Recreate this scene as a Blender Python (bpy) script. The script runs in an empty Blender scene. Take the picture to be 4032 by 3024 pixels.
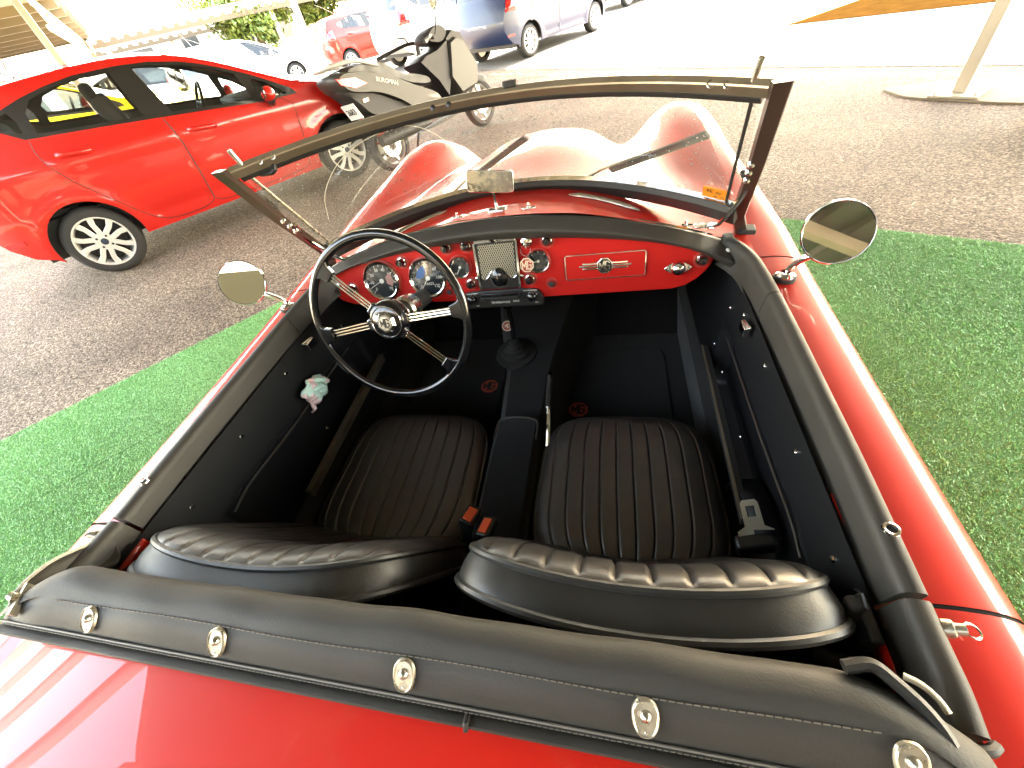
import bpy, math, random
import numpy as np
from mathutils import Vector, Matrix, geometry

# ------------------------------------------------------------------ camera, sky, sun, exposure
scn = bpy.context.scene
cd = bpy.data.cameras.new("camera")
cam = bpy.data.objects.new("camera", cd); scn.collection.objects.link(cam); scn.camera = cam
cd.sensor_width = 36.0; cd.lens = 14.26; cd.clip_start = 0.01; cd.clip_end = 2000.0
_y, _p, _r = math.radians(-19.0), math.radians(44.2), math.radians(-13.91)
_f = Vector((math.sin(_y)*math.cos(_p), math.cos(_y)*math.cos(_p), -math.sin(_p)))
_r0 = Vector((math.cos(_y), -math.sin(_y), 0)); _u0 = _r0.cross(_f)
_cr = math.cos(_r)*_r0 + math.sin(_r)*_u0; _cu = -math.sin(_r)*_r0 + math.cos(_r)*_u0
mw = Matrix((( _cr.x, _cu.x, -_f.x, 0.265), (_cr.y, _cu.y, -_f.y, -0.978), (_cr.z, _cu.z, -_f.z, 1.341), (0, 0, 0, 1)))
cam.matrix_world = mw

SUN_AZ, SUN_EL = math.radians(24), math.radians(48)     # azimuth measured from +Y towards +X
world = bpy.data.worlds.new("World"); scn.world = world; world.use_nodes = True
wn = world.node_tree.nodes; wl = world.node_tree.links
sky = wn.new("ShaderNodeTexSky"); sky.sky_type = 'NISHITA'; sky.sun_disc = False
sky.sun_elevation = SUN_EL; sky.sun_rotation = SUN_AZ; sky.air_density = 1.0; sky.dust_density = 1.0; sky.ozone_density = 0.5
bg = wn["Background"]; bg.inputs["Strength"].default_value = 0.15
tint = wn.new("ShaderNodeMix"); tint.data_type = 'RGBA'; tint.blend_type = 'MULTIPLY'; tint.inputs["Factor"].default_value = 1.0
tint.inputs["B"].default_value = (1.0, 0.765, 0.54, 1)          # the photograph's warm white balance, even over the whole sky
wl.new(sky.outputs[0], tint.inputs["A"]); wl.new(tint.outputs["Result"], bg.inputs[0])
sd = bpy.data.lights.new("sun", 'SUN'); sd.energy = 3.2; sd.angle = math.radians(0.6); sd.color = (1.0, 0.90, 0.74)
sun = bpy.data.objects.new("sun", sd); scn.collection.objects.link(sun)
_sv = Vector((math.sin(SUN_AZ)*math.cos(SUN_EL), math.cos(SUN_AZ)*math.cos(SUN_EL), math.sin(SUN_EL)))
sun.rotation_euler = _sv.to_track_quat('Z', 'Y').to_euler(); sun.location = (0, 0, 30)
vs = scn.view_settings
vs.view_transform = 'Standard'; vs.look = 'None'; vs.gamma = 1.0; vs.use_curve_mapping = False
vs.exposure = 5.6
scn.render.engine = 'CYCLES'
cy = scn.cycles
cy.use_denoising = True
cy.max_bounces = 10; cy.diffuse_bounces = 5; cy.glossy_bounces = 5; cy.transmission_bounces = 6; cy.transparent_max_bounces = 16
cy.sample_clamp_indirect = 6.0; cy.caustics_reflective = False; cy.caustics_refractive = False
random.seed(7); RNG = np.random.default_rng(7)
COL = scn.collection
pi = math.pi
# ------------------------------------------------------------------ helpers
def V(*a): return Vector(a[0] if len(a) == 1 else a)
class MB:
    def __init__(s): s.v = []; s.f = []
    def add(s, vs, fs):
        o = len(s.v); s.v += [tuple(x) for x in vs]; s.f += [tuple(i+o for i in f) for f in fs]; return s
    def box(s, c, size, ax=None):
        c = V(c); ex, ey, ez = ax or (V(1,0,0), V(0,1,0), V(0,0,1))
        hx, hy, hz = [q/2 for q in size]
        vs = [c+ex*(i*hx)+ey*(j*hy)+ez*(k*hz) for k in (-1,1) for j in (-1,1) for i in (-1,1)]
        return s.add(vs, [(0,2,3,1),(4,5,7,6),(0,1,5,4),(2,6,7,3),(0,4,6,2),(1,3,7,5)])
    def bar(s, a, b, w, h, up=None):
        a, b = V(a), V(b); d = (b-a); L = d.length; d.normalize()
        up = V(up) if up is not None else (V(0,0,1) if abs(d.z) < .95 else V(0,1,0))
        x = d.cross(up).normalized(); z = x.cross(d)
        return s.box((a+b)/2, (w, L, h), (x, d, z))
    def tube(s, path, r, n=10, closed=False, caps=True, flat=1.0, up=None):
        P = [V(p) for p in path]; m = len(P)
        rr = r if isinstance(r, (list, tuple)) else [r]*m
        T = []
        for i in range(m):
            a = P[i-1] if (i > 0 or closed) else P[i]; b = P[(i+1) % m] if (i < m-1 or closed) else P[i]
            t = (b-a); T.append(t.normalized() if t.length > 1e-9 else V(0,0,1))
        u = V(up) if up is not None else (V(0,0,1) if abs(T[0].z) < .9 else V(1,0,0))
        vs = []; x = (u - T[0]*u.dot(T[0])).normalized()
        for i in range(m):
            if up is not None: x = (V(up) - T[i]*V(up).dot(T[i])).normalized()
            else: x = (x - T[i]*x.dot(T[i])).normalized()
            y = T[i].cross(x)
            for k in range(n):
                a = 2*pi*k/n; vs.append(P[i] + (x*math.cos(a)*flat + y*math.sin(a))*rr[i])
        fs = []
        for i in range(m if closed else m-1):
            j = (i+1) % m
            for k in range(n): fs.append((i*n+k, i*n+(k+1) % n, j*n+(k+1) % n, j*n+k))
        if caps and not closed: fs += [tuple(reversed(range(n))), tuple((m-1)*n+k for k in range(n))]
        return s.add(vs, fs)
    def lathe(s, prof, c, axis=(0,0,1), n=24, ex=None, caps=False):
        c = V(c); az = V(axis).normalized()
        ex = V(ex) if ex is not None else (V(1,0,0) if abs(az.x) < .9 else V(0,1,0)); ex = (ex-az*ex.dot(az)).normalized(); ey = az.cross(ex)
        vs = []; fs = []
        for r, h in prof:
            for k in range(n):
                a = 2*pi*k/n; vs.append(c + ex*(r*math.cos(a)) + ey*(r*math.sin(a)) + az*h)
        for i in range(len(prof)-1):
            for k in range(n): fs.append((i*n+k, i*n+(k+1) % n, (i+1)*n+(k+1) % n, (i+1)*n+k))
        if caps:
            fs.append(tuple(reversed(range(n)))); fs.append(tuple((len(prof)-1)*n+k for k in range(n)))
        return s.add(vs, fs)
    def prism(s, poly, o, ex, ey, ez, depth, taper=1.0):
        o, ex, ey, ez = V(o), V(ex), V(ey), V(ez); n = len(poly)
        cx = sum(p[0] for p in poly)/n; cy_ = sum(p[1] for p in poly)/n
        vs = [o+ex*p[0]+ey*p[1] for p in poly] + [o+ex*(cx+(p[0]-cx)*taper)+ey*(cy_+(p[1]-cy_)*taper)+ez*depth for p in poly]
        fs = [tuple(reversed(range(n))), tuple(range(n, 2*n))] + [(i, (i+1) % n, n+(i+1) % n, n+i) for i in range(n)]
        return s.add(vs, fs)
    def grid(s, rows, closeu=False, closev=False, flip=False):
        m = len(rows); n = len(rows[0]); fs = []
        for i in range(m if closeu else m-1):
            for j in range(n if closev else n-1):
                a, b, c, d = i*n+j, i*n+(j+1) % n, ((i+1) % m)*n+(j+1) % n, ((i+1) % m)*n+j
                fs.append((d, c, b, a) if flip else (a, b, c, d))
        return s.add([p for r in rows for p in r], fs)
    def mesh(s, name, smooth=40):
        me = bpy.data.meshes.new(name); me.from_pydata(s.v, [], s.f); me.update()
        if smooth:
            me.shade_smooth()
            if smooth < 180: me.set_sharp_from_angle(angle=math.radians(smooth))
        return me
    def build(s, name, m, parent=None, smooth=40, bevel=0, solid=0, sub=0):
        return obj(name, s.mesh(name, smooth), m, parent, bevel, solid, sub)
def obj(name, me, m, parent=None, bevel=0, solid=0, sub=0):
    o = bpy.data.objects.new(name, me); COL.objects.link(o)
    if m is not None and not me.materials: me.materials.append(m)
    if parent is not None: o.parent = parent
    if solid:
        k = o.modifiers.new("s", 'SOLIDIFY'); k.thickness = solid; k.offset = 0
    if bevel:
        k = o.modifiers.new("b", 'BEVEL'); k.width = bevel; k.segments = 2; k.limit_method = 'ANGLE'; k.angle_limit = math.radians(35)
    if sub:
        k = o.modifiers.new("u", 'SUBSURF'); k.levels = sub; k.render_levels = sub
    return o
def tag(o, label=None, cat=None, group=None, kind=None):
    if label: o["label"] = label
    if cat: o["category"] = cat
    if group: o["group"] = group
    if kind: o["kind"] = kind
    return o
def empty(name, loc=(0,0,0), rz=0.0, label=None, cat=None, group=None):
    o = bpy.data.objects.new(name, None); COL.objects.link(o); o.location = loc; o.rotation_euler = (0,0,rz); o.empty_display_size = .1
    return tag(o, label, cat, group)
def copy_tree(o, parent=None):
    c = o.copy(); COL.objects.link(c); c.parent = parent
    for ch in o.children: copy_tree(ch, c)
    return c
def lerp(a, b, t): return a+(b-a)*t
def interp(x, pts): return float(np.interp(x, [p[0] for p in pts], [p[1] for p in pts]))
def smooth_curve(pts, n=8, closed=False):
    P = [V(p) for p in pts]; m = len(P); out = []
    for i in range(m if closed else m-1):
        p0 = P[i-1] if (i > 0 or closed) else P[i]*2-P[i+1]
        p1 = P[i]; p2 = P[(i+1) % m]
        p3 = P[(i+2) % m] if (i+2 < m or closed) else p2*2-p1
        for k in range(n):
            t = k/n
            out.append(0.5*((2*p1)+(p2-p0)*t+(2*p0-5*p1+4*p2-p3)*t*t+(3*p1-p0-3*p2+p3)*t**3))
    if not closed: out.append(P[-1])
    return out
def rrect(w, h, r, n=5, cx=0, cy=0):
    out = []
    for qx, qy, a0 in ((1,1,0),(-1,1,90),(-1,-1,180),(1,-1,270)):
        for k in range(n+1):
            a = math.radians(a0+90*k/n); out.append((cx+qx*(w/2-r)+r*math.cos(a), cy+qy*(h/2-r)+r*math.sin(a)))
    return out
def ngon(r, n, a0=0): return [(r*math.cos(a0+2*pi*k/n), r*math.sin(a0+2*pi*k/n)) for k in range(n)]
def strokes(mb, paths, w, o, ex, ey, ez, th, sc=1.0):
    o, ex, ey, ez = V(o), V(ex), V(ey), V(ez); k = 0
    for P in paths:
        for a, b in zip(P[:-1], P[1:]):
            A = o+ex*(a[0]*sc)+ey*(a[1]*sc); B = o+ex*(b[0]*sc)+ey*(b[1]*sc); d = (B-A).normalized()
            mb.bar(A-d*w*.45+ez*(th/2+k*1e-5), B+d*w*.45+ez*(th/2+k*1e-5), w, th, up=ez); k += 1
MGP = [[(-.62,-.40),(-.62,.36),(-.33,-.2),(-.07,.60),(-.07,-.60)], [(.62,.36),(.42,.56),(.13,.56),(.13,-.56),(.42,-.56),(.62,-.36),(.62,.0),(.36,.0)]]
def text_mesh(txt, size, o, ex, ey, ez, th=.0006):
    c = bpy.data.curves.new("lettering", 'FONT'); c.body = txt; c.size = size; c.extrude = th/2; c.align_x = 'CENTER'; c.align_y = 'CENTER'; c.resolution_u = 2
    t = bpy.data.objects.new("lettering", c); COL.objects.link(t)
    bpy.context.view_layer.update()
    me = bpy.data.meshes.new_from_object(t.evaluated_get(bpy.context.evaluated_depsgraph_get()))
    COL.objects.unlink(t); bpy.data.objects.remove(t); bpy.data.curves.remove(c)
    ex, ey, ez, o = V(ex), V(ey), V(ez), V(o)
    M = Matrix(((ex.x,ey.x,ez.x,o.x),(ex.y,ey.y,ez.y,o.y),(ex.z,ey.z,ez.z,o.z),(0,0,0,1)))
    me.transform(M); me.materials.clear(); me.name = "lettering"
    return me
# ------------------------------------------------------------------ materials
def mat(name, col, rough=.5, metal=0., coat=0., coat_r=.05, spec=.5, bump=None, var=None, sheen=0., rvar=None, alpha=None, ior=None):
    m = bpy.data.materials.new(name); m.use_nodes = True; nt = m.node_tree; N = nt.nodes; L = nt.links
    b = N["Principled BSDF"]; b.inputs["Base Color"].default_value = (*col, 1); b.inputs["Roughness"].default_value = rough
    b.inputs["Metallic"].default_value = metal; b.inputs["Coat Weight"].default_value = coat; b.inputs["Coat Roughness"].default_value = coat_r
    b.inputs["Specular IOR Level"].default_value = spec
    if ior: b.inputs["IOR"].default_value = ior
    if sheen: b.inputs["Sheen Weight"].default_value = sheen
    tc = N.new("ShaderNodeTexCoord")
    def noise(sc, det=4, typ='N'):
        n = N.new("ShaderNodeTexNoise") if typ == 'N' else N.new("ShaderNodeTexVoronoi")
        n.inputs["Scale"].default_value = sc
        if typ == 'N': n.inputs["Detail"].default_value = det
        L.new(tc.outputs["Object"], n.inputs["Vector"]); return n
    if var:      # (scale, second colour, lo, hi)
        n = noise(var[0]); r = N.new("ShaderNodeMapRange"); r.inputs[1].default_value = var[2]; r.inputs[2].default_value = var[3]
        L.new(n.outputs["Fac"], r.inputs[0]); mx = N.new("ShaderNodeMix"); mx.data_type = 'RGBA'
        mx.inputs["A"].default_value = (*col, 1); mx.inputs["B"].default_value = (*var[1], 1)
        L.new(r.outputs[0], mx.inputs["Factor"]); L.new(mx.outputs["Result"], b.inputs["Base Color"])
    if rvar:     # (scale, lo, hi)
        n = noise(rvar[0]); r = N.new("ShaderNodeMapRange"); r.inputs[1].default_value = .35; r.inputs[2].default_value = .65
        r.inputs[3].default_value = rvar[1]; r.inputs[4].default_value = rvar[2]
        L.new(n.outputs["Fac"], r.inputs[0]); L.new(r.outputs[0], b.inputs["Roughness"])
    if bump:     # (scale, strength, distance, type)
        n = noise(bump[0], 6, bump[3] if len(bump) > 3 else 'N'); bp = N.new("ShaderNodeBump"); bp.inputs["Strength"].default_value = bump[1]; bp.inputs["Distance"].default_value = bump[2]
        L.new(n.outputs[0], bp.inputs["Height"]); L.new(bp.outputs[0], b.inputs["Normal"])
    return m
def glass(name, tint=(1,1,1), dirt_haze=0., gloss=1.0, rough=0.0, dirtscale=6.0):
    m = bpy.data.materials.new(name); m.use_nodes = True; nt = m.node_tree; N = nt.nodes; L = nt.links
    for n in list(N): N.remove(n)
    out = N.new("ShaderNodeOutputMaterial"); tr = N.new("ShaderNodeBsdfTransparent"); tr.inputs[0].default_value = (*tint, 1)
    gl = N.new("ShaderNodeBsdfGlossy"); gl.inputs["Roughness"].default_value = rough; gl.inputs["Color"].default_value = (gloss, gloss, gloss, 1)
    lw = N.new("ShaderNodeLayerWeight"); lw.inputs["Blend"].default_value = .36
    mx = N.new("ShaderNodeMixShader"); L.new(lw.outputs["Fresnel"], mx.inputs[0]); L.new(tr.outputs[0], mx.inputs[1]); L.new(gl.outputs[0], mx.inputs[2])
    res = mx
    if dirt_haze:
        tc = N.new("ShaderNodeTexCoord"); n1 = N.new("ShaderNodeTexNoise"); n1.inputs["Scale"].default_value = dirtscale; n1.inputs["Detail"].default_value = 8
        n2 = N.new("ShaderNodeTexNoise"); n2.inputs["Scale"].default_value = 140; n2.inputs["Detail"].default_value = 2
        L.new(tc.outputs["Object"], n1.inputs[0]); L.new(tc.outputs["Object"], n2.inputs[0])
        r1 = N.new("ShaderNodeMapRange"); r1.inputs[1].default_value = .4; r1.inputs[2].default_value = .75; r1.inputs[3].default_value = dirt_haze*.22; r1.inputs[4].default_value = dirt_haze; L.new(n1.outputs[0], r1.inputs[0])  # even floor of the film paints a veiling haze; the noise is dirt
        r2 = N.new("ShaderNodeMapRange"); r2.inputs[1].default_value = .66; r2.inputs[2].default_value = .74; r2.inputs[4].default_value = dirt_haze*2.2; L.new(n2.outputs[0], r2.inputs[0])
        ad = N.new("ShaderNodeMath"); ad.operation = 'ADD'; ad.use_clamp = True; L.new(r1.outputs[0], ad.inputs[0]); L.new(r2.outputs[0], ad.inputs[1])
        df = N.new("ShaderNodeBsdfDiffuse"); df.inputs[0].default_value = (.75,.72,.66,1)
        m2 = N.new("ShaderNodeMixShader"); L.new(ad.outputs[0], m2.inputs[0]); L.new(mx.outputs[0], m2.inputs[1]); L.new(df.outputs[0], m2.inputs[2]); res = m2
    L.new(res.outputs[0], out.inputs[0]); return m
def ground_mat(name, cols, cell, relief, patch=None, rough=.85):
    """aggregate: voronoi chips in several tones, recessed joints, large soft stains"""
    m = bpy.data.materials.new(name); m.use_nodes = True; nt = m.node_tree; N = nt.nodes; L = nt.links
    b = N["Principled BSDF"]; b.inputs["Roughness"].default_value = rough; b.inputs["Specular IOR Level"].default_value = .25
    tc = N.new("ShaderNodeTexCoord")
    v = N.new("ShaderNodeTexVoronoi"); v.inputs["Scale"].default_value = cell; L.new(tc.outputs["Object"], v.inputs["Vector"])
    sp = N.new("ShaderNodeSeparateColor"); L.new(v.outputs["Color"], sp.inputs[0])
    cr = N.new("ShaderNodeValToRGB"); e = cr.color_ramp.elements
    e[0].position = 0; e[0].color = (*cols[0], 1); e[1].position = 1; e[1].color = (*cols[-1], 1)
    for i, c in enumerate(cols[1:-1]):
        k = e.new((i+1)/(len(cols)-1)); k.color = (*c, 1)
    L.new(sp.outputs[0], cr.inputs[0])
    n = N.new("ShaderNodeTexNoise"); n.inputs["Scale"].default_value = .9; n.inputs["Detail"].default_value = 7; L.new(tc.outputs["Object"], n.inputs["Vector"])
    r = N.new("ShaderNodeMapRange"); r.inputs[1].default_value = .35; r.inputs[2].default_value = .68; r.inputs[3].default_value = .72; r.inputs[4].default_value = 1.18; L.new(n.outputs[0], r.inputs[0])
    mx = N.new("ShaderNodeMix"); mx.data_type = 'RGBA'; mx.blend_type = 'MULTIPLY'; mx.inputs["Factor"].default_value = 1.0
    L.new(cr.outputs[0], mx.inputs["A"]); L.new(r.outputs[0], mx.inputs["B"]); L.new(mx.outputs["Result"], b.inputs["Base Color"])
    n2 = N.new("ShaderNodeTexNoise"); n2.inputs["Scale"].default_value = cell*1.6; n2.inputs["Detail"].default_value = 4; L.new(tc.outputs["Object"], n2.inputs["Vector"])
    sb = N.new("ShaderNodeMath"); sb.operation = 'SUBTRACT'; L.new(n2.outputs[0], sb.inputs[0]); L.new(v.outputs["Distance"], sb.inputs[1])
    bp = N.new("ShaderNodeBump"); bp.inputs["Strength"].default_value = 1.0; bp.inputs["Distance"].default_value = relief
    L.new(sb.outputs[0], bp.inputs["Height"]); L.new(bp.outputs[0], b.inputs["Normal"])
    return m
RED = (0.60, 0.014, 0.006)
M = {}
M['red'] = mat('red_paint', RED, .4, coat=.72, coat_r=.015, spec=.25, bump=(9, .012, .01))
M['redflat'] = mat('red_dash_paint', (.46,.011,.008), .5, coat=.08, coat_r=.1, spec=.15, bump=(300, .02, .0006))
M['red2'] = mat('red_hatchback_paint', (.46,.010,.005), .4, coat=.7, spec=.3, coat_r=.03, bump=(2, .01, .01))
M['vinyl'] = mat('black_vinyl', (.016,.015,.013), .40, bump=(420, .25, .0012), rvar=(14, .36, .52), spec=.6)
M['vinylpad'] = mat('black_pad_vinyl', (.032,.029,.024), .58, bump=(500, .2, .001), rvar=(9, .52, .64), spec=.5)
M['leather'] = mat('black_leather', (.030,.026,.023), .34, bump=(240, .12, .0012, 'V'), rvar=(20, .34, .46), spec=.9)
M['hoodcloth'] = mat('black_hood_vinyl', (.026,.0235,.019), .6, bump=(350, .3, .0012), rvar=(7, .54, .68), spec=.5)
M['thread'] = mat('grey_thread', (.16,.14,.11), .7)
M['welt'] = mat('grey_welt', (.13,.12,.10), .5, bump=(400, .2, .001))
M['welt_light'] = mat('pale_welt', (.55,.52,.44), .45)
M['carpet'] = mat('black_carpet', (.006,.0055,.0055), .95, bump=(700, .8, .003), sheen=.15, spec=.2)
M['card'] = mat('black_trim_board', (.005,.005,.006), .55, bump=(300, .15, .001), spec=.4)
M['rubber'] = mat('black_rubber', (.02,.019,.018), .6, bump=(150, .1, .002))
M['tyre'] = mat('tyre_rubber', (.022,.021,.02), .75, bump=(60, .15, .004))
M['bakelite'] = mat('black_bakelite', (.006,.006,.007), .16, coat=.6, coat_r=.05)
M['blackp'] = mat('black_plastic', (.012,.012,.012), .38, bump=(200, .1, .001))
M['chrome'] = mat('chrome', (.86,.85,.82), .06, 1.0, bump=(60, .03, .001))
M['steel'] = mat('dull_steel', (.62,.60,.54), .28, 1.0, rvar=(40, .18, .4))
M['steelpaint'] = mat('aged_alloy_frame', (.27,.225,.16), .36, .6, rvar=(220, .30, .42), var=(14, (.22,.175,.12), .4, .7))
M['brass'] = mat('nickel_plate', (.46,.42,.33), .42, .7, rvar=(60, .2, .42))
M['mirror'] = mat('mirror_silver', (.82,.82,.80), .015, 1.0)
M['gaugeface'] = mat('gauge_face', (.012,.018,.022), .25, coat=1.0, coat_r=.02)
M['white'] = mat('white_marking', (.75,.74,.68), .5)
M['grille'] = mat('speaker_mesh', (.45,.42,.33), .4, .6)
M['orange'] = mat('orange_plastic', (.75,.10,.025), .4)
M['orange_sticker'] = mat('orange_sticker', (.80,.28,.02), .5)
M['print'] = mat('black_print', (.02,.015,.01), .6)
M['redbadge'] = mat('red_badge', (.35,.03,.02), .5)
M['matred'] = mat('red_mat_print', (.34,.055,.03), .9)
M['cream'] = mat('cream_enamel', (.75,.62,.45), .4)
M['asphalt'] = ground_mat('worn_asphalt', [(.08,.060,.042),(.15,.114,.080),(.215,.165,.117),(.28,.217,.156),(.48,.385,.29)], 95, .008)
M['concrete'] = mat('concrete', (.25,.205,.14), .9, bump=(40, .5, .008), var=(5, (.19,.155,.105), .35, .65))
M['turfbase'] = ground_mat('turf_backing', [(.12,.30,.09),(.17,.38,.12),(.22,.45,.16)], 260, .01)
M['post'] = mat('cream_steel_paint', (.52,.46,.36), .5, var=(2.0, (.44,.38,.29), .3, .7), bump=(20, .1, .003))
M['sheet'] = mat('cream_roof_sheet', (.78,.72,.60), .45, var=(1.2, (.70,.64,.52), .35, .65))
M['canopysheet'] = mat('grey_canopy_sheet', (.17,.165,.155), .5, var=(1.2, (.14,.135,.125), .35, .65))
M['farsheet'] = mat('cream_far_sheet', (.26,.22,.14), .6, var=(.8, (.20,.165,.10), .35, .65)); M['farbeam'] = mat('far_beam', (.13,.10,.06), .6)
M['shadetone'] = mat('brown_shadow_tone', (.085,.042,.009), 1.0, spec=0.0, bump=(30,.5,.01), var=(4, (.065,.032,.007), .35, .65))  # shadow tone painted into the ground patch of the wedge
M['yard'] = mat('bounce_ground', (.15,.135,.11), .9, bump=(30,.3,.004), var=(.6, (.12,.108,.088), .35, .65))
M['wall'] = mat('white_render', (.78,.76,.72), .85, bump=(25, .2, .004), var=(1.5, (.70,.67,.61), .35, .65))
M['glass_ws'] = glass('windscreen_glass', (.95,.96,.94), dirt_haze=.26)
M['glass_car'] = glass('car_glass', (.86,.90,.88), dirt_haze=.02)
M['glass_dark'] = glass('dark_car_glass', (.35,.38,.38))
M['glass_gauge'] = glass('gauge_glass', (.95,.95,.95), gloss=.6)
M['gap'] = mat('shut_gap', (.003,.002,.002), .9)
M['tongue'] = mat('belt_tongue_steel', (.80,.74,.58), .3, .7)
M['packet'] = mat('packet_foil', (.60,.80,.70), .4, var=(11, (.80,.58,.58), .52, .56), bump=(60,.3,.003))
M['pillar'] = mat('screen_pillar', (.085,.062,.05), .32, .5)
M['smear'] = mat('wiper_smear', (.8,.74,.6), .7)
M['mirror_old'] = mat('foxed_mirror', (.60,.57,.47), .05, 1.0, rvar=(90,.02,.20))
M['yellow'] = mat('yellow_paint', (.80,.62,.01), .35, coat=1.0, coat_r=.03)
M['whitep'] = mat('white_paint', (.80,.80,.78), .35, coat=1.0, coat_r=.03)
M['silverp'] = mat('silver_paint', (.50,.50,.47), .35, .6, coat=1.0, coat_r=.03)
M['bluep'] = mat('blue_paint', (.006,.014,.055), .4, .0, coat=.2, coat_r=.03)
M['darkp'] = mat('dark_blue_paint', (.02,.025,.06), .35, .2, coat=1.0, coat_r=.03)
M['scooter'] = mat('grey_scooter_plastic', (.036,.033,.028), .5, .1, coat=.1, coat_r=.2)
M['scoterdark'] = mat('dark_scooter_plastic', (.013,.010,.010), .55)
M['alloy'] = mat('alloy_wheel', (.66,.65,.62), .4, .45)
M['trim'] = mat('black_window_trim', (.013,.012,.010), .35)
M['taillight'] = mat('red_lens', (.45,.01,.01), .12, coat=1.0)
M['headlight'] = mat('clear_lens', (.55,.6,.65), .08, .3, coat=1.0)
M['amber'] = mat('amber_lens', (.75,.25,.03), .15, coat=1.0)
M['plate'] = mat('number_plate', (.75,.74,.70), .5)
M['seatgrey'] = mat('car_seat_cloth', (.035,.034,.033), .9)
M['interior'] = mat('car_interior', (.06,.058,.054), .8)
M['headliner'] = mat('pale_headliner', (.40,.38,.33), .9)
M['clearscreen'] = glass('scooter_screen', (.85,.88,.88))
M['tub'] = mat('dark_object_plastic', (.06,.05,.035), .5)
M['tubpink'] = mat('pale_pink_top', (.62,.42,.38), .7, bump=(60,.2,.003))
# ------------------------------------------------------------------ ground, turf, canopies
UH = math.radians(43); UX = V(math.sin(UH), math.cos(UH), 0); WX = V(UX.y, -UX.x, 0); ZZ = V(0,0,1)
def uw(u, w, z=0.0): return UX*u + WX*w + ZZ*z
g = MB(); g.grid([[(-300+i*60, -300+j*60, 0) for j in range(11)] for i in range(11)], flip=True)
tag(g.build('ground', M['asphalt'], smooth=0), 'grey brown asphalt lot, sunlit beyond the canopy', kind='structure')
# sunlit ground slabs round the asphalt bay, added to set the bounced light
def slab_(u0, u1, w0, w1, n):
    q = MB(); q.add([uw(u0,w0,.004), uw(u0,w1,.004), uw(u1,w1,.004), uw(u1,w0,.004)], [(0,1,2,3)])
    if V(q.v[1][0]-q.v[0][0],q.v[1][1]-q.v[0][1],0).cross(V(q.v[2][0]-q.v[0][0],q.v[2][1]-q.v[0][1],0)).z < 0: q.f = [(3,2,1,0)]
    tag(q.build(n, M['yard'], smooth=0), 'sunlit ground slab added to set the light bounced under the canopy', kind='structure')
slab_(5.78, 70, -90, 60, 'bounce_slab'); slab_(-60, 5.77, -90, -10.6, 'bounce_slab'); slab_(-60, 5.77, 6.6, 60, 'bounce_slab'); slab_(-60, -6.2, -10.59, 6.59, 'bounce_slab')
# turf: two rolls with a narrow gap
e0, e1 = V(-3.10,-.12,0), V(-2.03,1.125,0); de = (e1-e0).normalized(); ne = V(de.y, -de.x, 0)
r0, r1 = V(1.384,1.69,0), V(2.228,1.225,0); dr = (r1-r0).normalized()
corner = V(-.605, 2.786, 0)
gapw = .755
def on_right(p):  # slide a point along de onto the right edge line
    n = V(-dr.y, dr.x, 0); t = (corner-p).dot(n)/de.dot(n); return p+de*t
A = [corner-de*7.5, corner, on_right(corner+ne*(gapw-.004)), corner-de*7.5+ne*(gapw-.004)]
s0 = on_right(corner+ne*(gapw+.004)); far = corner+dr*7.0
Bp = [corner-de*7.5+ne*(gapw+.004), s0, far, far-de*7.5]
for poly, lab in ((A, 'green artificial turf roll, narrow strip along the asphalt on the left'), (Bp, 'green artificial turf roll, wide piece under the roadster')):
    t = MB(); t.prism([(p.x, p.y) for p in poly], (0,0,.003), (1,0,0), (0,1,0), (0,0,1), .010)
    tag(t.build('turf_mat', M['turfbase'], smooth=0), lab, 'turf', 'artificial turf rolls', kind='structure')
def inside(P, poly):
    ok = np.ones(len(P), bool); n = len(poly)
    sgn = 0
    for i in range(n):
        a, b = poly[i], poly[(i+1) % n]
        c = (b.x-a.x)*(P[:,1]-a.y)-(b.y-a.y)*(P[:,0]-a.x)
        if sgn == 0: sgn = 1 if np.median(((b.x-a.x)*(poly[(i+2) % n].y-a.y)-(b.y-a.y)*(poly[(i+2) % n].x-a.x))) > 0 else -1
        ok &= (c*sgn > 0)
    return ok
def blade_field(n, box, polys):
    P = np.stack([RNG.uniform(box[0], box[1], n), RNG.uniform(box[2], box[3], n)], 1)
    k = np.zeros(n, bool)
    for q in polys: k |= inside(P, q)
    return P[k]
P = np.concatenate([blade_field(300000, (.74, 4.2, -1.3, 2.3), (A, Bp)), blade_field(270000, (-3.4, -.74, -1.5, 1.5), (A, Bp))])
# the cut edges fray a little and tufts lean in patches
N_ = len(P); hgt = RNG.uniform(.0035, .008, N_); ang = RNG.uniform(0, 2*pi, N_)
lean = 1.9+np.sin(P[:,0]*3.1+P[:,1]*2.3)*.8; lx = np.cos(lean)*RNG.uniform(.2,1.1,N_)*hgt; ly = np.sin(lean)*RNG.uniform(.2,1.1,N_)*hgt
wd = .0026; co = np.empty((N_,3,3), np.float32)
co[:,0,0] = P[:,0]-np.cos(ang)*wd; co[:,0,1] = P[:,1]-np.sin(ang)*wd; co[:,0,2] = .012
co[:,1,0] = P[:,0]+np.cos(ang)*wd; co[:,1,1] = P[:,1]+np.sin(ang)*wd; co[:,1,2] = .012
co[:,2,0] = P[:,0]+lx+RNG.normal(0,.004,N_); co[:,2,1] = P[:,1]+ly+RNG.normal(0,.004,N_); co[:,2,2] = .012+hgt
me = bpy.data.meshes.new('turf_blades'); me.vertices.add(N_*3); me.vertices.foreach_set('co', co.ravel())
me.loops.add(N_*3); me.loops.foreach_set('vertex_index', np.arange(N_*3, dtype=np.int32))
me.polygons.add(N_); me.polygons.foreach_set('loop_start', np.arange(0, N_*3, 3, dtype=np.int32)); me.update(calc_edges=True)
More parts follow.
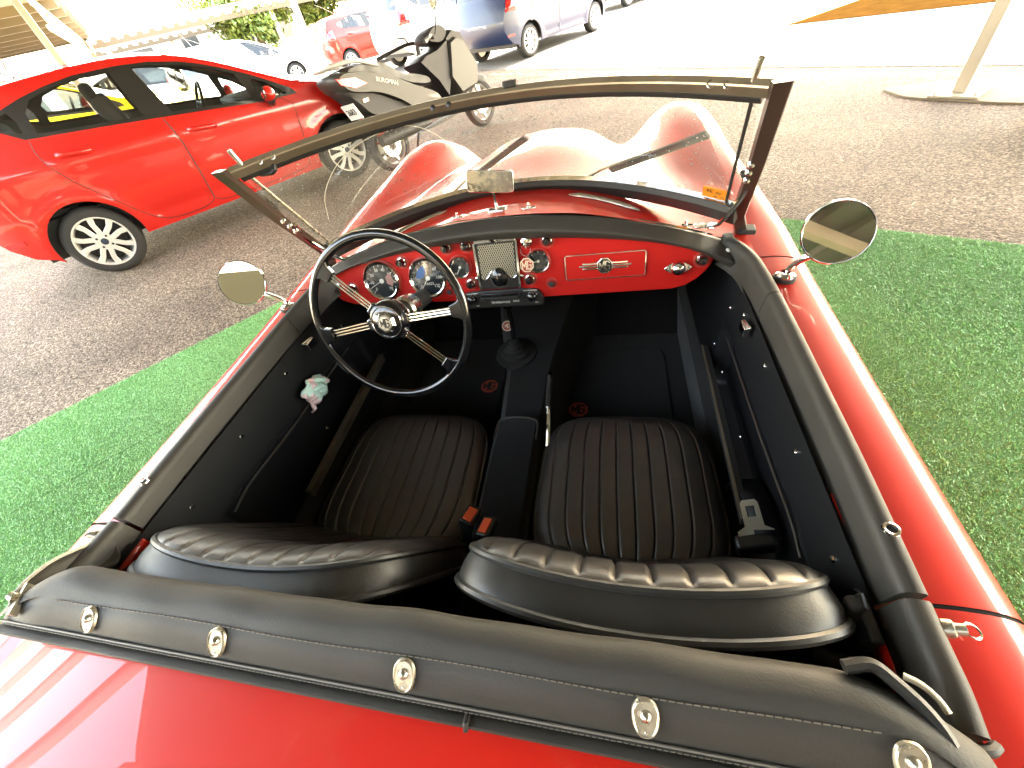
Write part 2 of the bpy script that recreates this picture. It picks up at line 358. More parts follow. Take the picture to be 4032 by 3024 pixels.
def blade_mat():
    m = bpy.data.materials.new('turf_fibre'); m.use_nodes = True; nt = m.node_tree; N = nt.nodes; L = nt.links; b = N["Principled BSDF"]
    b.inputs["Roughness"].default_value = .42; b.inputs["Specular IOR Level"].default_value = .5
    g_ = N.new("ShaderNodeNewGeometry"); cr = N.new("ShaderNodeValToRGB"); e = cr.color_ramp.elements
    e[0].color = (.22,.54,.17,1); e[1].color = (.46,.82,.36,1); k = e.new(.5); k.color = (.34,.68,.26,1)
    L.new(g_.outputs["Random Per Island"], cr.inputs[0]); L.new(cr.outputs[0], b.inputs["Base Color"]); return m
me.materials.append(blade_mat())
to = bpy.data.objects.new('turf_blades', me); COL.objects.link(to); tag(to, 'short green plastic grass blades covering the turf', 'grass', kind='stuff')

# concrete footing round the right post
PR = V(3.152, 3.70, 0)
f = MB(); pts = []
for k in range(40):
    a = 2*pi*k/40; rr = 1+.06*math.sin(3*a+1)+.04*math.sin(7*a)
    pts.append((PR.x+.12+UX.x*.34*math.cos(a)*rr+WX.x*1.0*math.sin(a)*rr*.72+.1, PR.y+UX.y*.34*math.cos(a)*rr+WX.y*1.0*math.sin(a)*rr*.72-.05))
f.prism(pts, (0,0,0), (1,0,0), (0,1,0), (0,0,1), .014, taper=.985)
tag(f.build('concrete_footing', M['concrete'], smooth=0), 'pale rounded concrete footing round the base of the right post', kind='structure')

def corrugated(mb, o, du, dv, lu, lv, pitch=.25, amp=.035, nrm=V(0,0,1)):
    """trapezoid roof sheet: ribs run along du, profile across dv"""
    n = int(lv/pitch); prof = []
    for i in range(n):
        for t, h in ((0,0),(.42,0),(.52,1),(.88,1),(.98,0)): prof.append(((i+t)*pitch, h*amp))
    rows = [[o+du*s+dv*p[0]+nrm*p[1] for p in prof] for s in np.linspace(0, lu, 5)]
    mb.grid(rows)
def post(parent, p, h, w=.17, plate=True, lean=0):
    q = MB(); q.box((p.x, p.y, h/2+.02), (w, w, h), (UX, WX, ZZ)); q.build('post', M['post'], parent, bevel=.006)
    if plate:
        b = MB(); b.box((p.x, p.y, .022), (w+.24, w+.24, .016), (UX, WX, ZZ)); pl_ = b.build('base_plate', M['post'], parent, bevel=.003)
        for i in (-1,1):
            for j in (-1,1):
                c = V(p.x, p.y, .031)+UX*(i*(w/2+.085))+WX*(j*(w/2+.085))
                bo = MB(); bo.lathe([(.011,0),(.011,.010),(.007,.011),(.007,.028),(.0001,.030)], c, n=6); bo.build('bolt', M['steel'], pl_)
# the canopy over the roadster
H = 2.95; shift = H/math.tan(SUN_EL); edge = 5.62 + shift*math.cos(SUN_AZ-UH)
cn = empty('canopy', uw(0,0), 0, 'cream steel canopy shading the roadster, its bolted post standing at the right', 'canopy')
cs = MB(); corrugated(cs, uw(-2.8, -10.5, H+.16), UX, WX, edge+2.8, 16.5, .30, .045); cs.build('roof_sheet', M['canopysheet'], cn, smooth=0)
for i in range(11):
    u = -2.7+i*(edge+2.5)/10
    q = MB(); q.bar(uw(u,-10.4,H+.09), uw(u,5.9,H+.09), .07, .12); q.build('purlin', M['post'], cn)
for w_ in (-10.0, -.25, 5.8):
    q = MB()
    for zz in (H-.32, H): q.bar(uw(-2.7,w_,zz), uw(edge-.1,w_,zz), .08, .06)
    nn = 26
    for i in range(nn):
        a, b = -2.7+i*(edge+2.6)/nn, -2.7+(i+1)*(edge+2.6)/nn
        q.bar(uw(a,w_,H-.32 if i % 2 else H), uw(b,w_,H if i % 2 else H-.32), .04, .04)
    q.build('truss', M['post'], cn)
for k in range(11):    # bare rafters added past the sheets, to put stripes in the deck's reflection
    w_ = -8.6+k*.95; q = MB(); q.bar(uw(-7.4,w_,H+.12), uw(-2.82,w_,H+.12), .10, .16); q.build('stripe_rafter', M['post'], cn)
q = MB(); q.bar(uw(-7.4,-9.2,H+.0), uw(-7.4,2.4,H+.0), .10, .14); q.build('end_beam', M['post'], cn)
post(cn, uw(-7.4,-9.0), H-.07, .18); post(cn, uw(-7.4,2.2), H-.07, .18)
q = MB(); q.bar(uw(edge+.03,-10.5,H-.02), uw(edge+.03,5.95,H-.02), .04, .42); q.build('sky_baffle', M['post'], cn)  # unseen board added at the front edge to cut skylight under the canopy
PL = V(-7.20, 5.14, 0)
post(cn, PR, H-.35, .088); post(cn, PL, H-.35, .085)
for u in (-2.5,): post(cn, uw(u,5.8), H-.35, .2)
# far canopy seen at upper left, its cream underside in light
cb = empty('far_canopy', uw(-8,-21), 0, 'far cream canopy seen from below at the upper left with trusses', 'canopy')
o_ = -cb.location
def fb(u, w, z): return uw(u, w, z)+o_
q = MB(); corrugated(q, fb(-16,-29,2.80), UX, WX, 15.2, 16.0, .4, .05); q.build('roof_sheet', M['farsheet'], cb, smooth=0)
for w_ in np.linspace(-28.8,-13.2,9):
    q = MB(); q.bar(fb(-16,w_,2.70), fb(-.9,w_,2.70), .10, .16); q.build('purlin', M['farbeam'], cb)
for u_ in (-1.2,-4.2,-7.5,-11):
    q = MB(); q.bar(fb(u_,-29,2.22), fb(u_,-13,2.22), .09, .09); q.bar(fb(u_,-29,2.60), fb(u_,-13,2.60), .09, .09)
    for i in range(14):
        a = -29+i*16/14; q.bar(fb(u_,a,2.22 if i % 2 else 2.60), fb(u_,a+16/14,2.60 if i % 2 else 2.22), .05, .05)
    q.build('truss', M['post'], cb)
for u_, w_ in ((-1.2,-28.5),(-7.5,-28.5),(-7.5,-13.4)):
    q = MB(); q.box(fb(u_,w_,1.3), (.16,.16,2.6), (UX,WX,ZZ)); q.build('post', M['post'], cb)
# two rows of carports further back
def carport(name, lab, w0, u0, u1, z, depth, pu):
    c = empty(name, uw((u0+u1)/2, w0), 0, lab, 'carport', 'far carports'); oo = -c.location
    q = MB(); corrugated(q, uw(u0,w0-depth,z+.25)+oo, UX, WX, u1-u0, depth, .5, .06, nrm=V(0,0,1)); q.build('roof_sheet', M['sheet'], c, smooth=0)
    # saw-toothed fascia of the ribbed sheet
    q = MB(); n = int((u1-u0)/.5); rows = [[], []]
    for i in range(n):
        for t, d in ((0,0),(.42,0),(.52,.06),(.88,.06),(.98,0)):
            rows[0].append(uw(u0+(i+t)*.5, w0+d, z)+oo); rows[1].append(uw(u0+(i+t)*.5, w0+d, z+.32)+oo)
    q.grid(rows); q.build('fascia', M['fascia'], c, smooth=0, solid=.01)
    q = MB(); P_ = []           # shadow in the rib mouths, painted as a dark strip under the sheet edge
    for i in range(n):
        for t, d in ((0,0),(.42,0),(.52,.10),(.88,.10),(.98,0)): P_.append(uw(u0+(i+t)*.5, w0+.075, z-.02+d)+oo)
    q.grid([P_, [V(p.x,p.y,z-.17) for p in P_]]); q.build('rib_shadow', M['ribshadow'], c, smooth=0)
    q = MB(); q.bar(uw(u0,w0-.25,z-.08)+oo, uw(u1,w0-.25,z-.08)+oo, .1, .14); q.build('beam', M['post'], c)
    for u in pu:
        q = MB(); q.box(uw(u,w0-.25,z/2)+oo, (.2,.2,z), (UX,WX,ZZ)); q.build('post', M['post'], c)
M['fascia'] = mat('pale_fascia', (.50,.45,.35), .6); M['ribshadow'] = mat('brown_rib_shadow', (.085,.065,.04), .8)
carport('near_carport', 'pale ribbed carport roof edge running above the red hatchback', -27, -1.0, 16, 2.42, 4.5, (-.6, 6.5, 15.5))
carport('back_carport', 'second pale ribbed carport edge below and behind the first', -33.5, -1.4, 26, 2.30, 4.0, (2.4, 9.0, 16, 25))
cm = empty('lone_post', (-9.55,15.6,0), 0, 'slim cream steel post standing beside the far red car', 'post')
q = MB(); q.box((0,0,2.2), (.16,.16,4.4), (UX,WX,ZZ)); q.build('shaft', M['post'], cm, bevel=.01)
q = MB(); q.box((0,0,.02), (.4,.4,.03), (UX,WX,ZZ)); q.build('base_plate', M['post'], cm)
# a shade sail added out of view to cast the wedge of shadow on the ground
def caster(p, z):
    return V(p[0], p[1], 0) + _sv*(z/_sv.z)
ss = empty('shade_blocker', (8,12,0), 0, 'triangular shade sail added out of view on the right to cast a wedge of shadow', 'shade sail'); oo = -ss.location
tri = [caster((3.18,8.59),3.2), caster((8.6,13.0),3.4), caster((9.6,4.9),3.4)]
q = MB(); q.prism([(t.x+oo.x, t.y+oo.y) for t in tri], (0,0,3.3), (1,0,0), (0,1,0), (0,0,1), .02); q.build('blocker', M['sheet'], ss, smooth=0)
for t in tri:
    q = MB(); q.box((t.x+oo.x, t.y+oo.y, 1.65), (.1,.1,3.3)); q.build('pole', M['post'], ss)
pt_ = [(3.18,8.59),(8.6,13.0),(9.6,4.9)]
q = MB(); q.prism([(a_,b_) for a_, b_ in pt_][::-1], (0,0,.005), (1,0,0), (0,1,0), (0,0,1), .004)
tag(q.build('shadow_patch', M['shadetone'], smooth=0), 'wedge of shadow painted as brown earth in the sunlit yard, under the shade sail', kind='structure')  # brown patch paints the wedge's shade into the ground colour
# white buildings far behind
def building(name, lab, c, su, sw, h, wins, roof=None):
    b = empty(name, c, 0, lab, 'building')
    q = MB(); q.box((0,0,h/2), (su, sw, h), (UX, WX, ZZ)); wl_ = q.build('wall', M['wall'], b, smooth=0)
    for (uo, z, ww, hh) in wins:
        q = MB(); q.box(UX*uo+WX*(sw/2+.01)+ZZ*z, (ww+.12, .06, hh+.12), (UX,WX,ZZ)); fr = q.build('window', M['post'], b, smooth=0)
        q = MB(); q.box(UX*uo+WX*(sw/2+.03)+ZZ*z, (ww, .04, hh), (UX,WX,ZZ)); q.build('pane', M['darkpane'], fr, smooth=0)
    if roof:
        q = MB(); hh, ov = roof
        A_ = [UX*(-su/2-ov)+WX*(sw/2+ov)+ZZ*h, UX*(su/2+ov)+WX*(sw/2+ov)+ZZ*h, UX*(su/2+ov)+WX*(-sw/2-ov)+ZZ*h, UX*(-su/2-ov)+WX*(-sw/2-ov)+ZZ*h, UX*(-su/4)+ZZ*(h+hh), UX*(su/4)+ZZ*(h+hh)]
        q.add(A_, [(0,1,5,4),(1,2,5),(2,3,4,5),(3,0,4),(3,2,1,0)]); q.build('roof', M['sheet'], b, smooth=0)
M['shed'] = mat('grey_backdrop_wall', (.20,.19,.17), .7); M['shedrail'] = mat('grey_fascia', (.30,.28,.25), .6)
M['darkpane'] = mat('dark_window', (.05,.055,.06), .1, coat=.5)
building('white_house', 'white house with a pale hipped roof rising behind the carports', uw(5,-44), 13, 7, 3.6, [(-4,1.7,1.4,1.1),(-1,1.7,1.0,1.3),(2.5,1.5,.9,2.0),(5,1.7,1.4,1.1)], (2.6,.5))
building('white_shed', 'long low white building at the far end of the sunlit lot', uw(24,-34), 20, 6, 4.2, [(-7,1.7,1.2,1.2),(-3,1.7,1.2,1.2),(1,1.4,1.0,2.1),(5,1.7,1.2,1.2)])
building('white_office', 'white office block beside the far canopy', uw(-12,-42), 14, 8, 3.2, [(-3,1.6,1.6,1.2),(1,1.6,1.6,1.2),(5,1.6,1.6,1.2)])
# trees behind the carports
def leaf_mat():
    m = bpy.data.materials.new('bright_leaves'); m.use_nodes = True; nt = m.node_tree; N = nt.nodes; L = nt.links; b = N["Principled BSDF"]
    b.inputs["Roughness"].default_value = .5
    g_ = N.new("ShaderNodeNewGeometry"); cr = N.new("ShaderNodeValToRGB"); e = cr.color_ramp.elements
    e[0].color = (.05,.10,.015,1); e[1].color = (.14,.17,.025,1); L.new(g_.outputs["Random Per Island"], cr.inputs[0]); L.new(cr.outputs[0], b.inputs["Base Color"])
    b.inputs["Transmission Weight"].default_value = 0.0; return m
M['leaf'] = leaf_mat(); M['bark'] = mat('bark', (.10,.075,.05), .9, bump=(12,.6,.02))
def tree(lab, loc, R, h, n):
    t = empty('tree', loc, 0, lab, 'tree', 'trees behind the carports')
    q = MB(); q.tube([(0,0,0),(.1,.05,h*.35),(0,.2,h*.6)], [.22,.17,.08], 8)
    for k in range(5):
        a = k*1.3; q.tube([(.05,.05,h*.4),(math.cos(a)*R*.4,math.sin(a)*R*.4,h*.62),(math.cos(a)*R*.75,math.sin(a)*R*.75,h*.78)], [.09,.06,.02], 6)
    q.build('trunk', M['bark'], t)
    cl = RNG.normal(0, 1, (26,3)); cl /= np.linalg.norm(cl, axis=1)[:,None]; cl *= RNG.uniform(.45,.95,(26,1)); cl = cl*[R,R,h*.36]+[0,0,h*.66]
    c = cl[RNG.integers(0,26,n)]+RNG.normal(0,.27*R/2,(n,3)); d = RNG.normal(0,1,(n,3)); d /= np.linalg.norm(d,axis=1)[:,None]
    e = np.cross(d, RNG.normal(0,1,(n,3))); e /= np.linalg.norm(e,axis=1)[:,None]; sz = RNG.uniform(.07,.16,(n,1))
    vv = np.stack([c-d*sz, c+e*sz*.5, c+d*sz, c-e*sz*.5], 1).reshape(-1,3)
    mb = MB(); mb.v = [tuple(x) for x in vv]; mb.f = [(4*i,4*i+1,4*i+2,4*i+3) for i in range(n)]
    mb.build('crown', M['leaf'], t, smooth=0)
tree('broad bright green tree behind the white hatchback', (-17.0,23.6,0), 1.9, 3.7, 6000)
tree('smaller bright green tree right of the slim post', (-15.4,27.2,0), 1.2, 3.4, 3500)
tree('tall bright green tree above the carport roofs', (-24.5,32.5,0), 3.2, 6.0, 6000)


# showroom added unseen behind the camera to darken what dials and chrome reflect
sr = empty('backdrop', (0.5,-7.6,0), 0, 'grey showroom with a deep flat roof, added unseen behind the roadster to dim reflections', 'building')
q = MB(); q.box((0,-.15,1.65), (19,.3,3.3)); q.build('wall', M['shed'], sr, smooth=0)
q = MB(); q.box((0,1.35,3.25), (19.4,3.3,.22)); q.build('roof', M['shedrail'], sr, smooth=0)
for i in range(7):
    x = -7.5+i*2.5
    q = MB(); q.box((x,.03,1.35), (2.1,.08,2.3)); w_ = q.build('window', M['shedrail'], sr, smooth=0)
    q = MB(); q.box((x,.06,1.35), (1.96,.08,2.16)); q.build('pane', M['darkpane'], w_, smooth=0)
for x in (-8.8,-3,3,8.8):
    q = MB(); q.box((x,2.7,1.57), (.16,.16,3.14)); q.build('column', M['post'], sr, smooth=0)
# ------------------------------------------------------------------ the red roadster
car = empty('roadster', (0,0,0), 0, 'open red vintage roadster with black interior parked on green turf', 'car')
YS = [1.50, 1.42, 1.30, 1.12, .92, .70, .45, .25, .10, .04, -.06, -.3, -.6, -.775, -.95, -1.15, -1.45, -1.75, -2.0, -2.15]
SIDE = {  # outer column: (x,z) from the cockpit edge outwards and down
 1.50:[(0.5,0.5),(0.53,0.5),(0.56,0.49),(0.58,0.47),(0.6,0.44),(0.61,0.4),(0.6,0.33),(0.58,0.26)],
 1.42:[(0.53,0.7),(0.57,0.69),(0.61,0.66),(0.645,0.62),(0.665,0.56),(0.67,0.49),(0.66,0.38),(0.63,0.26)],
 1.30:[(0.55,0.8),(0.6,0.79),(0.645,0.755),(0.685,0.7),(0.705,0.63),(0.71,0.53),(0.7,0.4),(0.67,0.26)],
 1.12:[(0.57,0.862),(0.62,0.848),(0.665,0.81),(0.705,0.75),(0.727,0.67),(0.735,0.56),(0.73,0.42),(0.7,0.26)],
 .92:[(0.585,0.872),(0.63,0.858),(0.672,0.82),(0.712,0.755),(0.735,0.67),(0.742,0.56),(0.738,0.42),(0.71,0.26)],
 .70:[(0.595,0.858),(0.635,0.845),(0.675,0.81),(0.712,0.75),(0.735,0.665),(0.742,0.55),(0.738,0.42),(0.71,0.26)],
 .45:[(.60,.836),(.642,.829),(.682,.805),(.713,.756),(.732,.66),(.739,.55),(.736,.42),(.71,.26)],
 .25:[(.602,.815),(.646,.811),(.687,.795),(.715,.757),(.73,.655),(.737,.55),(.735,.42),(.71,.26)],
 .10:[(0.6,0.8),(0.648,0.7985),(0.69,0.787),(0.716,0.756),(0.729,0.65),(0.736,0.55),(0.734,0.42),(0.71,0.26)],
 .04:[(0.6,0.796),(0.648,0.7945),(0.69,0.783),(0.716,0.752),(0.729,0.65),(0.736,0.55),(0.734,0.42),(0.71,0.26)],
 -.06:[(0.6,0.79),(0.648,0.7885),(0.69,0.777),(0.716,0.746),(0.729,0.65),(0.736,0.55),(0.734,0.42),(0.71,0.26)],
 -.3:[(0.6,0.78),(0.648,0.7785),(0.69,0.767),(0.718,0.736),(0.731,0.645),(0.737,0.55),(0.735,0.42),(0.71,0.26)],
 -.6:[(0.6,0.772),(0.648,0.7705),(0.69,0.759),(0.72,0.728),(0.733,0.64),(0.739,0.55),(0.736,0.42),(0.71,0.26)],
 -.775:[(0.6,0.77),(0.648,0.7685),(0.69,0.757),(0.722,0.726),(0.736,0.64),(0.741,0.55),(0.738,0.42),(0.71,0.26)],
 -.95:[(0.6,0.772),(0.648,0.7705),(0.69,0.759),(0.728,0.728),(0.743,0.64),(0.747,0.55),(0.742,0.42),(0.71,0.26)],
 -1.15:[(0.59,0.775),(0.645,0.7765),(0.69,0.762),(0.736,0.731),(0.752,0.64),(0.755,0.55),(0.747,0.42),(0.71,0.26)],
 -1.45:[(0.57,0.755),(0.63,0.755),(0.69,0.742),(0.731,0.711),(0.75,0.63),(0.755,0.55),(0.745,0.42),(0.71,0.26)],
 -1.75:[(0.54,0.68),(0.6,0.675),(0.655,0.655),(0.7,0.61),(0.725,0.55),(0.73,0.48),(0.72,0.38),(0.69,0.26)],
 -2.0:[(0.5,0.54),(0.56,0.53),(0.61,0.51),(0.65,0.48),(0.67,0.44),(0.675,0.4),(0.66,0.34),(0.63,0.27)],
 -2.15:[(0.42,0.4),(0.46,0.4),(0.5,0.39),(0.53,0.38),(0.55,0.36),(0.55,0.34),(0.54,0.31),(0.52,0.28)]}
def cr1(vals, ts, t):
    """catmull-rom through (ts, vals), ts increasing"""
    i = int(np.clip(np.searchsorted(ts, t)-1, 0, len(ts)-2))
    t0, t1 = ts[i], ts[i+1]; k = (t-t0)/(t1-t0)
    p1, p2 = np.array(vals[i]), np.array(vals[i+1])
    m1 = (p2-np.array(vals[i-1]))/(t1-ts[i-1])*(t1-t0) if i > 0 else (p2-p1)
    m2 = (np.array(vals[i+2])-p1)/(ts[i+2]-t0)*(t1-t0) if i+2 < len(ts) else (p2-p1)
    return (2*k**3-3*k**2+1)*p1+(k**3-2*k**2+k)*m1+(-2*k**3+3*k**2)*p2+(k**3-k**2)*m2
YA = sorted(YS)
def side_row(y, sgn=1, sub=4):
    ctl = [cr1([SIDE[q][j] for q in YA], YA, y) for j in range(8)]
    ts = list(range(8)); out = []
    for k in range(7*sub+1):
        x, z = cr1(ctl, ts, k/sub); out.append((sgn*x, y, z))
    return out
AXF, AXR, WR = .83, -1.555, .335
def arch_faces(mb, xmin=.58):
    keep = []
    for f in mb.f:
        c = sum((V(mb.v[i]) for i in f), V(0,0,0))/len(f)
        a = min(math.hypot(c.y-AXF, c.z-.30), math.hypot(c.y-AXR, c.z-.30))
        if abs(c.x) > xmin and a < WR: continue
        keep.append(f)
    mb.f = keep
def side_panel(name, y0, y1, sgn, n):
    mb = MB(); mb.grid([side_row(y, sgn) for y in np.linspace(y0, y1, n)], flip=sgn > 0); arch_faces(mb)
    return mb.build(name, M['red'], car, smooth=60)
doors = {}
for sgn in (1, -1):
    side_panel('front_wing', -.0365, 1.50, sgn, 90)
    doors[sgn] = side_panel('door', -.7715, -.0415, sgn, 34)
    side_panel('rear_wing', -2.15, -.7765, sgn, 70)
# top of the front: scuttle, bonnet bulge and wing tops
TOP = {1.50:[(0,.46),(.1,.46),(.2,.46),(.30,.46),(.38,.48),(.44,.49),(.48,.50)],
 1.42:[(0,.66),(.1,.65),(.2,.62),(.30,.58),(.38,.62),(.45,.67),(.50,.695)],
 1.30:[(0,.775),(.1,.765),(.2,.735),(.30,.67),(.38,.70),(.45,.765),(.51,.795)],
 1.12:[(0,.835),(.1,.828),(.2,.802),(.31,.735),(.39,.755),(.46,.822),(.52,.858)],
 .92:[(0,.862),(.1,.856),(.2,.836),(.32,.785),(.40,.785),(.47,.835),(.53,.866)],
 .70:[(0,.878),(.1,.874),(.2,.860),(.33,.826),(.41,.808),(.48,.832),(.54,.852)],
 .45:[(0,.883),(.1,.880),(.2,.869),(.33,.842),(.42,.828),(.49,.824),(.55,.832)],
 .25:[(0,.896),(.1,.893),(.2,.882),(.33,.855),(.43,.838),(.50,.822),(.56,.816)],
 .10:[(0,.911),(.1,.908),(.2,.897),(.33,.867),(.43,.837),(.50,.816),(.56,.804)],
 .045:[(0,.915),(.1,.911),(.2,.900),(.33,.868),(.43,.835),(.50,.813),(.56,.801)]}
YT = sorted(TOP)
def top_row(y, sub=4):
    ctl = [cr1([TOP[q][j] for q in YT], YT, y) for j in range(7)]
    s = cr1([SIDE[q][0] for q in YA], YA, y); s2 = cr1([SIDE[q][1] for q in YA], YA, y)
    full = [(-c[0], c[1]) for c in (s2, s)] + [(-c[0], c[1]) for c in reversed(ctl)] + [tuple(c) for c in ctl[1:]] + [tuple(s), tuple(s2)]
    n = len(full); ts = list(range(n)); out = []
    for k in range(sub, (n-2)*sub+1):
        x, z = cr1(full, ts, k/sub); out.append((x, y, z))
    return out
t = MB(); t.grid([top_row(y) for y in np.linspace(.27, 1.50, 70)]); t.build('bonnet', M['red'], car, smooth=60)
t = MB(); t.grid([top_row(y) for y in np.linspace(.045, .268, 22)]); t.build('scuttle', M['red'], car, smooth=60)
t = MB(); t.grid([[(x*sx, 1.50-.02*k, .46-.2*k/4) for x in np.linspace(-.5,.5,9)] for k, sx in enumerate((1,1,.98,.95,.9))]); t.build('grille_shell', M['chrome'], car)
# bonnet shut line and badge-free centre rib
q = MB(); q.tube(smooth_curve([(-.40,.33,.838),(-.25,.315,.868),(0,.31,.8915),(.25,.315,.868),(.40,.33,.838)], 6), .003, 6); q.build('bonnet_gap', M['rubber'], car)
for sgn in (1,-1):   # fairing behind the screen between the opening and the wing
    rows = []
    for y in np.linspace(.045, -.10, 8):
        s = side_row(y, sgn)[0]; xi = interp(y, [(-.10,.596),(-.02,.585),(.03,.56),(.045,.54)])
        rows.append([(sgn*lerp(xi, abs(s[0])+.0005, k/4), y, s[2]+.004*(1-k/4)) for k in range(5)])
    t = MB(); t.grid(rows, flip=sgn < 0); t.build('scuttle_corner', M['red'], car, smooth=60)
    q = MB(); w0 = [V(side_row(-.039, sgn)[k])+V(-sgn*.003,0,-.0042) for k in range(0,20)]; q.tube(w0, .004, 6); q.build('door_gap', M['gap'], car)
    q = MB(); w0 = [V(side_row(-.774, sgn)[k])+V(-sgn*.003,0,-.0042) for k in range(0,20)]; q.tube(w0, .004, 6); q.build('door_gap', M['gap'], car)
# rear deck
DK = {-.93:.800, -.98:.8005, -1.10:.799, -1.3:.785, -1.5:.75, -1.75:.67, -2.0:.53, -2.15:.40}
YD = sorted(DK)
rows = []
for y in np.linspace(-.93, -2.15, 50):
    s = cr1([SIDE[q_][0] for q_ in YA], YA, y); zc = float(cr1([(DK[q_],) for q_ in YD], YD, y)[0]); r = []
    for k in range(41):
        tt = -1+2*k/40; x = tt*s[0]; r.append((x, y, lerp(zc, s[1], abs(tt)**3.0)))
    rows.append(r)
t = MB(); t.grid(rows); t.build('rear_deck', M['red'], car, smooth=60)
q = MB(); q.tube([(-.44,-1.20,.795),(.44,-1.20,.795),(.44,-1.8,.63),(-.44,-1.8,.63)], .002, 6, closed=True); q.build('boot_gap', M['rubber'], car)
def wheel(parent, c, r, w, ax, rim_m, sgn, spokes=0):
    ax = V(ax).normalized(); c = V(c)
    t = MB(); t.lathe([(r*.64,-w/2),(r*.9,-w/2),(r*.985,-w*.38),(r,-w*.2),(r,w*.2),(r*.985,w*.38),(r*.9,w/2),(r*.64,w/2)], c, ax, 36); tw = t.build('wheel', M['tyre'], parent)
    q = MB(); q.lathe([(r*.66,w*.46),(r*.63,w*.40),(r*.6,w*.3),(r*.2,w*.34),(.0001,w*.36)], c, ax, 32); q.build('rim', rim_m, tw)
    return tw
for y in (AXF, AXR):
    for sgn in (1,-1): wheel(car, (sgn*.615,y,.30), .30, .15, (sgn,0,0), M['steel'], sgn)
# underbody tub
def tubpart(name, fn, m=None):
    q = MB(); fn(q); return q.build(name, m or M['carpet'], car)
tubpart('floor', lambda q: q.box((0,-.07,.19), (1.16,1.68,.02)))
tubpart('toe_board', lambda q: q.grid([[(-.58,.42,.20),(.58,.42,.20)],[(-.58,.62,.42),(.58,.62,.42)],[(-.58,.66,.80),(.58,.66,.80)]]))
tubpart('scuttle_underside', lambda q: q.grid([[(-.56,.03,.79),(0,.03,.865),(.56,.03,.79)],[(-.56,.66,.79),(0,.66,.865),(.56,.66,.79)]]), M['card'])
tubpart('rear_bulkhead', lambda q: q.grid([[(-.58,-.88,.20),(.58,-.88,.20)],[(-.58,-.95,.60),(.58,-.95,.60)],[(-.58,-.945,.79),(.58,-.945,.79)]]))
def tun(q):
    rows = []
    for y, hw, z in ((-.90,.075,.38),(-.55,.074,.385),(-.2,.074,.39),(.0,.085,.40),(.15,.105,.415),(.30,.14,.44),(.50,.20,.47),(.66,.24,.50)):
        rows.append([(-hw-.03,y,.20),(-hw-.012,y,.30),(-hw,y,z-.03),(-hw+.02,y,z-.006),(0,y,z),(hw-.02,y,z-.006),(hw,y,z-.03),(hw+.012,y,.30),(hw+.03,y,.20)])
    q.grid(rows, flip=True)
tubpart('tunnel', tun)
def arm(q):
    pts = [(-.62,.0),(-.36,.0)]
    rows = []
    for y, k in ((-.86,.95),(-.60,1),(-.30,1),(-.245,1),(-.232,.93),(-.228,.75)):
        zz = .425 if y < -.24 else (.42 if y < -.23 else .40)
        hw = .062*k+.004
        rows.append([(-hw,y,.375),(-hw,y,zz-.018),(-hw+.012,y,zz-.002),(0,y,zz+.004),(hw-.012,y,zz-.002),(hw,y,zz-.018),(hw,y,.375)])
    q.grid(rows, flip=True)
ar = tubpart('armrest', arm, M['carpet'])
q = MB(); q.tube(smooth_curve([(-.062,-.30,.418),(-.060,-.245,.418),(-.045,-.229,.421),(0,-.226,.425),(.045,-.229,.421),(.060,-.245,.418),(.062,-.30,.418)],5), .0035, 8); q.build('piping', M['leather'], ar)
# round red badge on the tunnel face, gear-lever boot
em = MB(); o_ = V(-.105,.205,.436); n_ = V(.1,-.75,.65).normalized(); ex = V(1,0,0); ex = (ex-n_*ex.dot(n_)).normalized(); ey = n_.cross(ex)
em.lathe([(.0001,0),(.017,0),(.017,.004),(.0001,.005)], o_, n_, 20); eo = em.build('tunnel_badge', M['redbadge'], car)
q = MB(); q.tube([o_+ex*(.0175*math.cos(a))+ey*(.0175*math.sin(a))+n_*.004 for a in np.linspace(0,2*pi,25)[:-1]], .0025, 6, closed=True); q.build('badge_ring', M['cream'], eo)
q = MB(); strokes(q, MGP, .002, o_+n_*.005, ex, ey, n_, .0008, .013); q.build('badge_letters', M['cream'], eo)
q = MB(); q.lathe([(.075,0),(.072,.012),(.055,.016),(.053,.026),(.040,.030),(.038,.040),(.028,.044),(.026,.052),(.018,.056),(.014,.07),(.0001,.072)], (-.055,.085,.40), (0,-.05,1), 26); gb = q.build('gear_lever_boot', M['rubber'], car)
q = MB(); q.tube([(-.055,.085,.46),(-.055,.10,.52),(-.06,.12,.57)], .007, 8); q.lathe([(.0001,-.018),(.015,-.01),(.019,.003),(.012,.016),(.0001,.019)], (-.061,.125,.585), (0,.1,1), 14); q.build('gear_lever', M['bakelite'], gb)
# handbrake lever beside the tunnel
q = MB(); q.tube([(.094,-.31,.40),(.094,-.24,.435),(.0905,-.205,.45)], .0065, 8); hb = q.build('handbrake', M['chrome'], car)
q = MB(); q.tube([(.0905,-.207,.449),(.089,-.10,.470)], .0095, 10); q.build('grip', M['rubber'], hb)
q = MB(); q.tube([(.089,-.10,.470),(.0888,-.085,.473)], .006, 10); q.build('release_button', M['chrome'], hb)
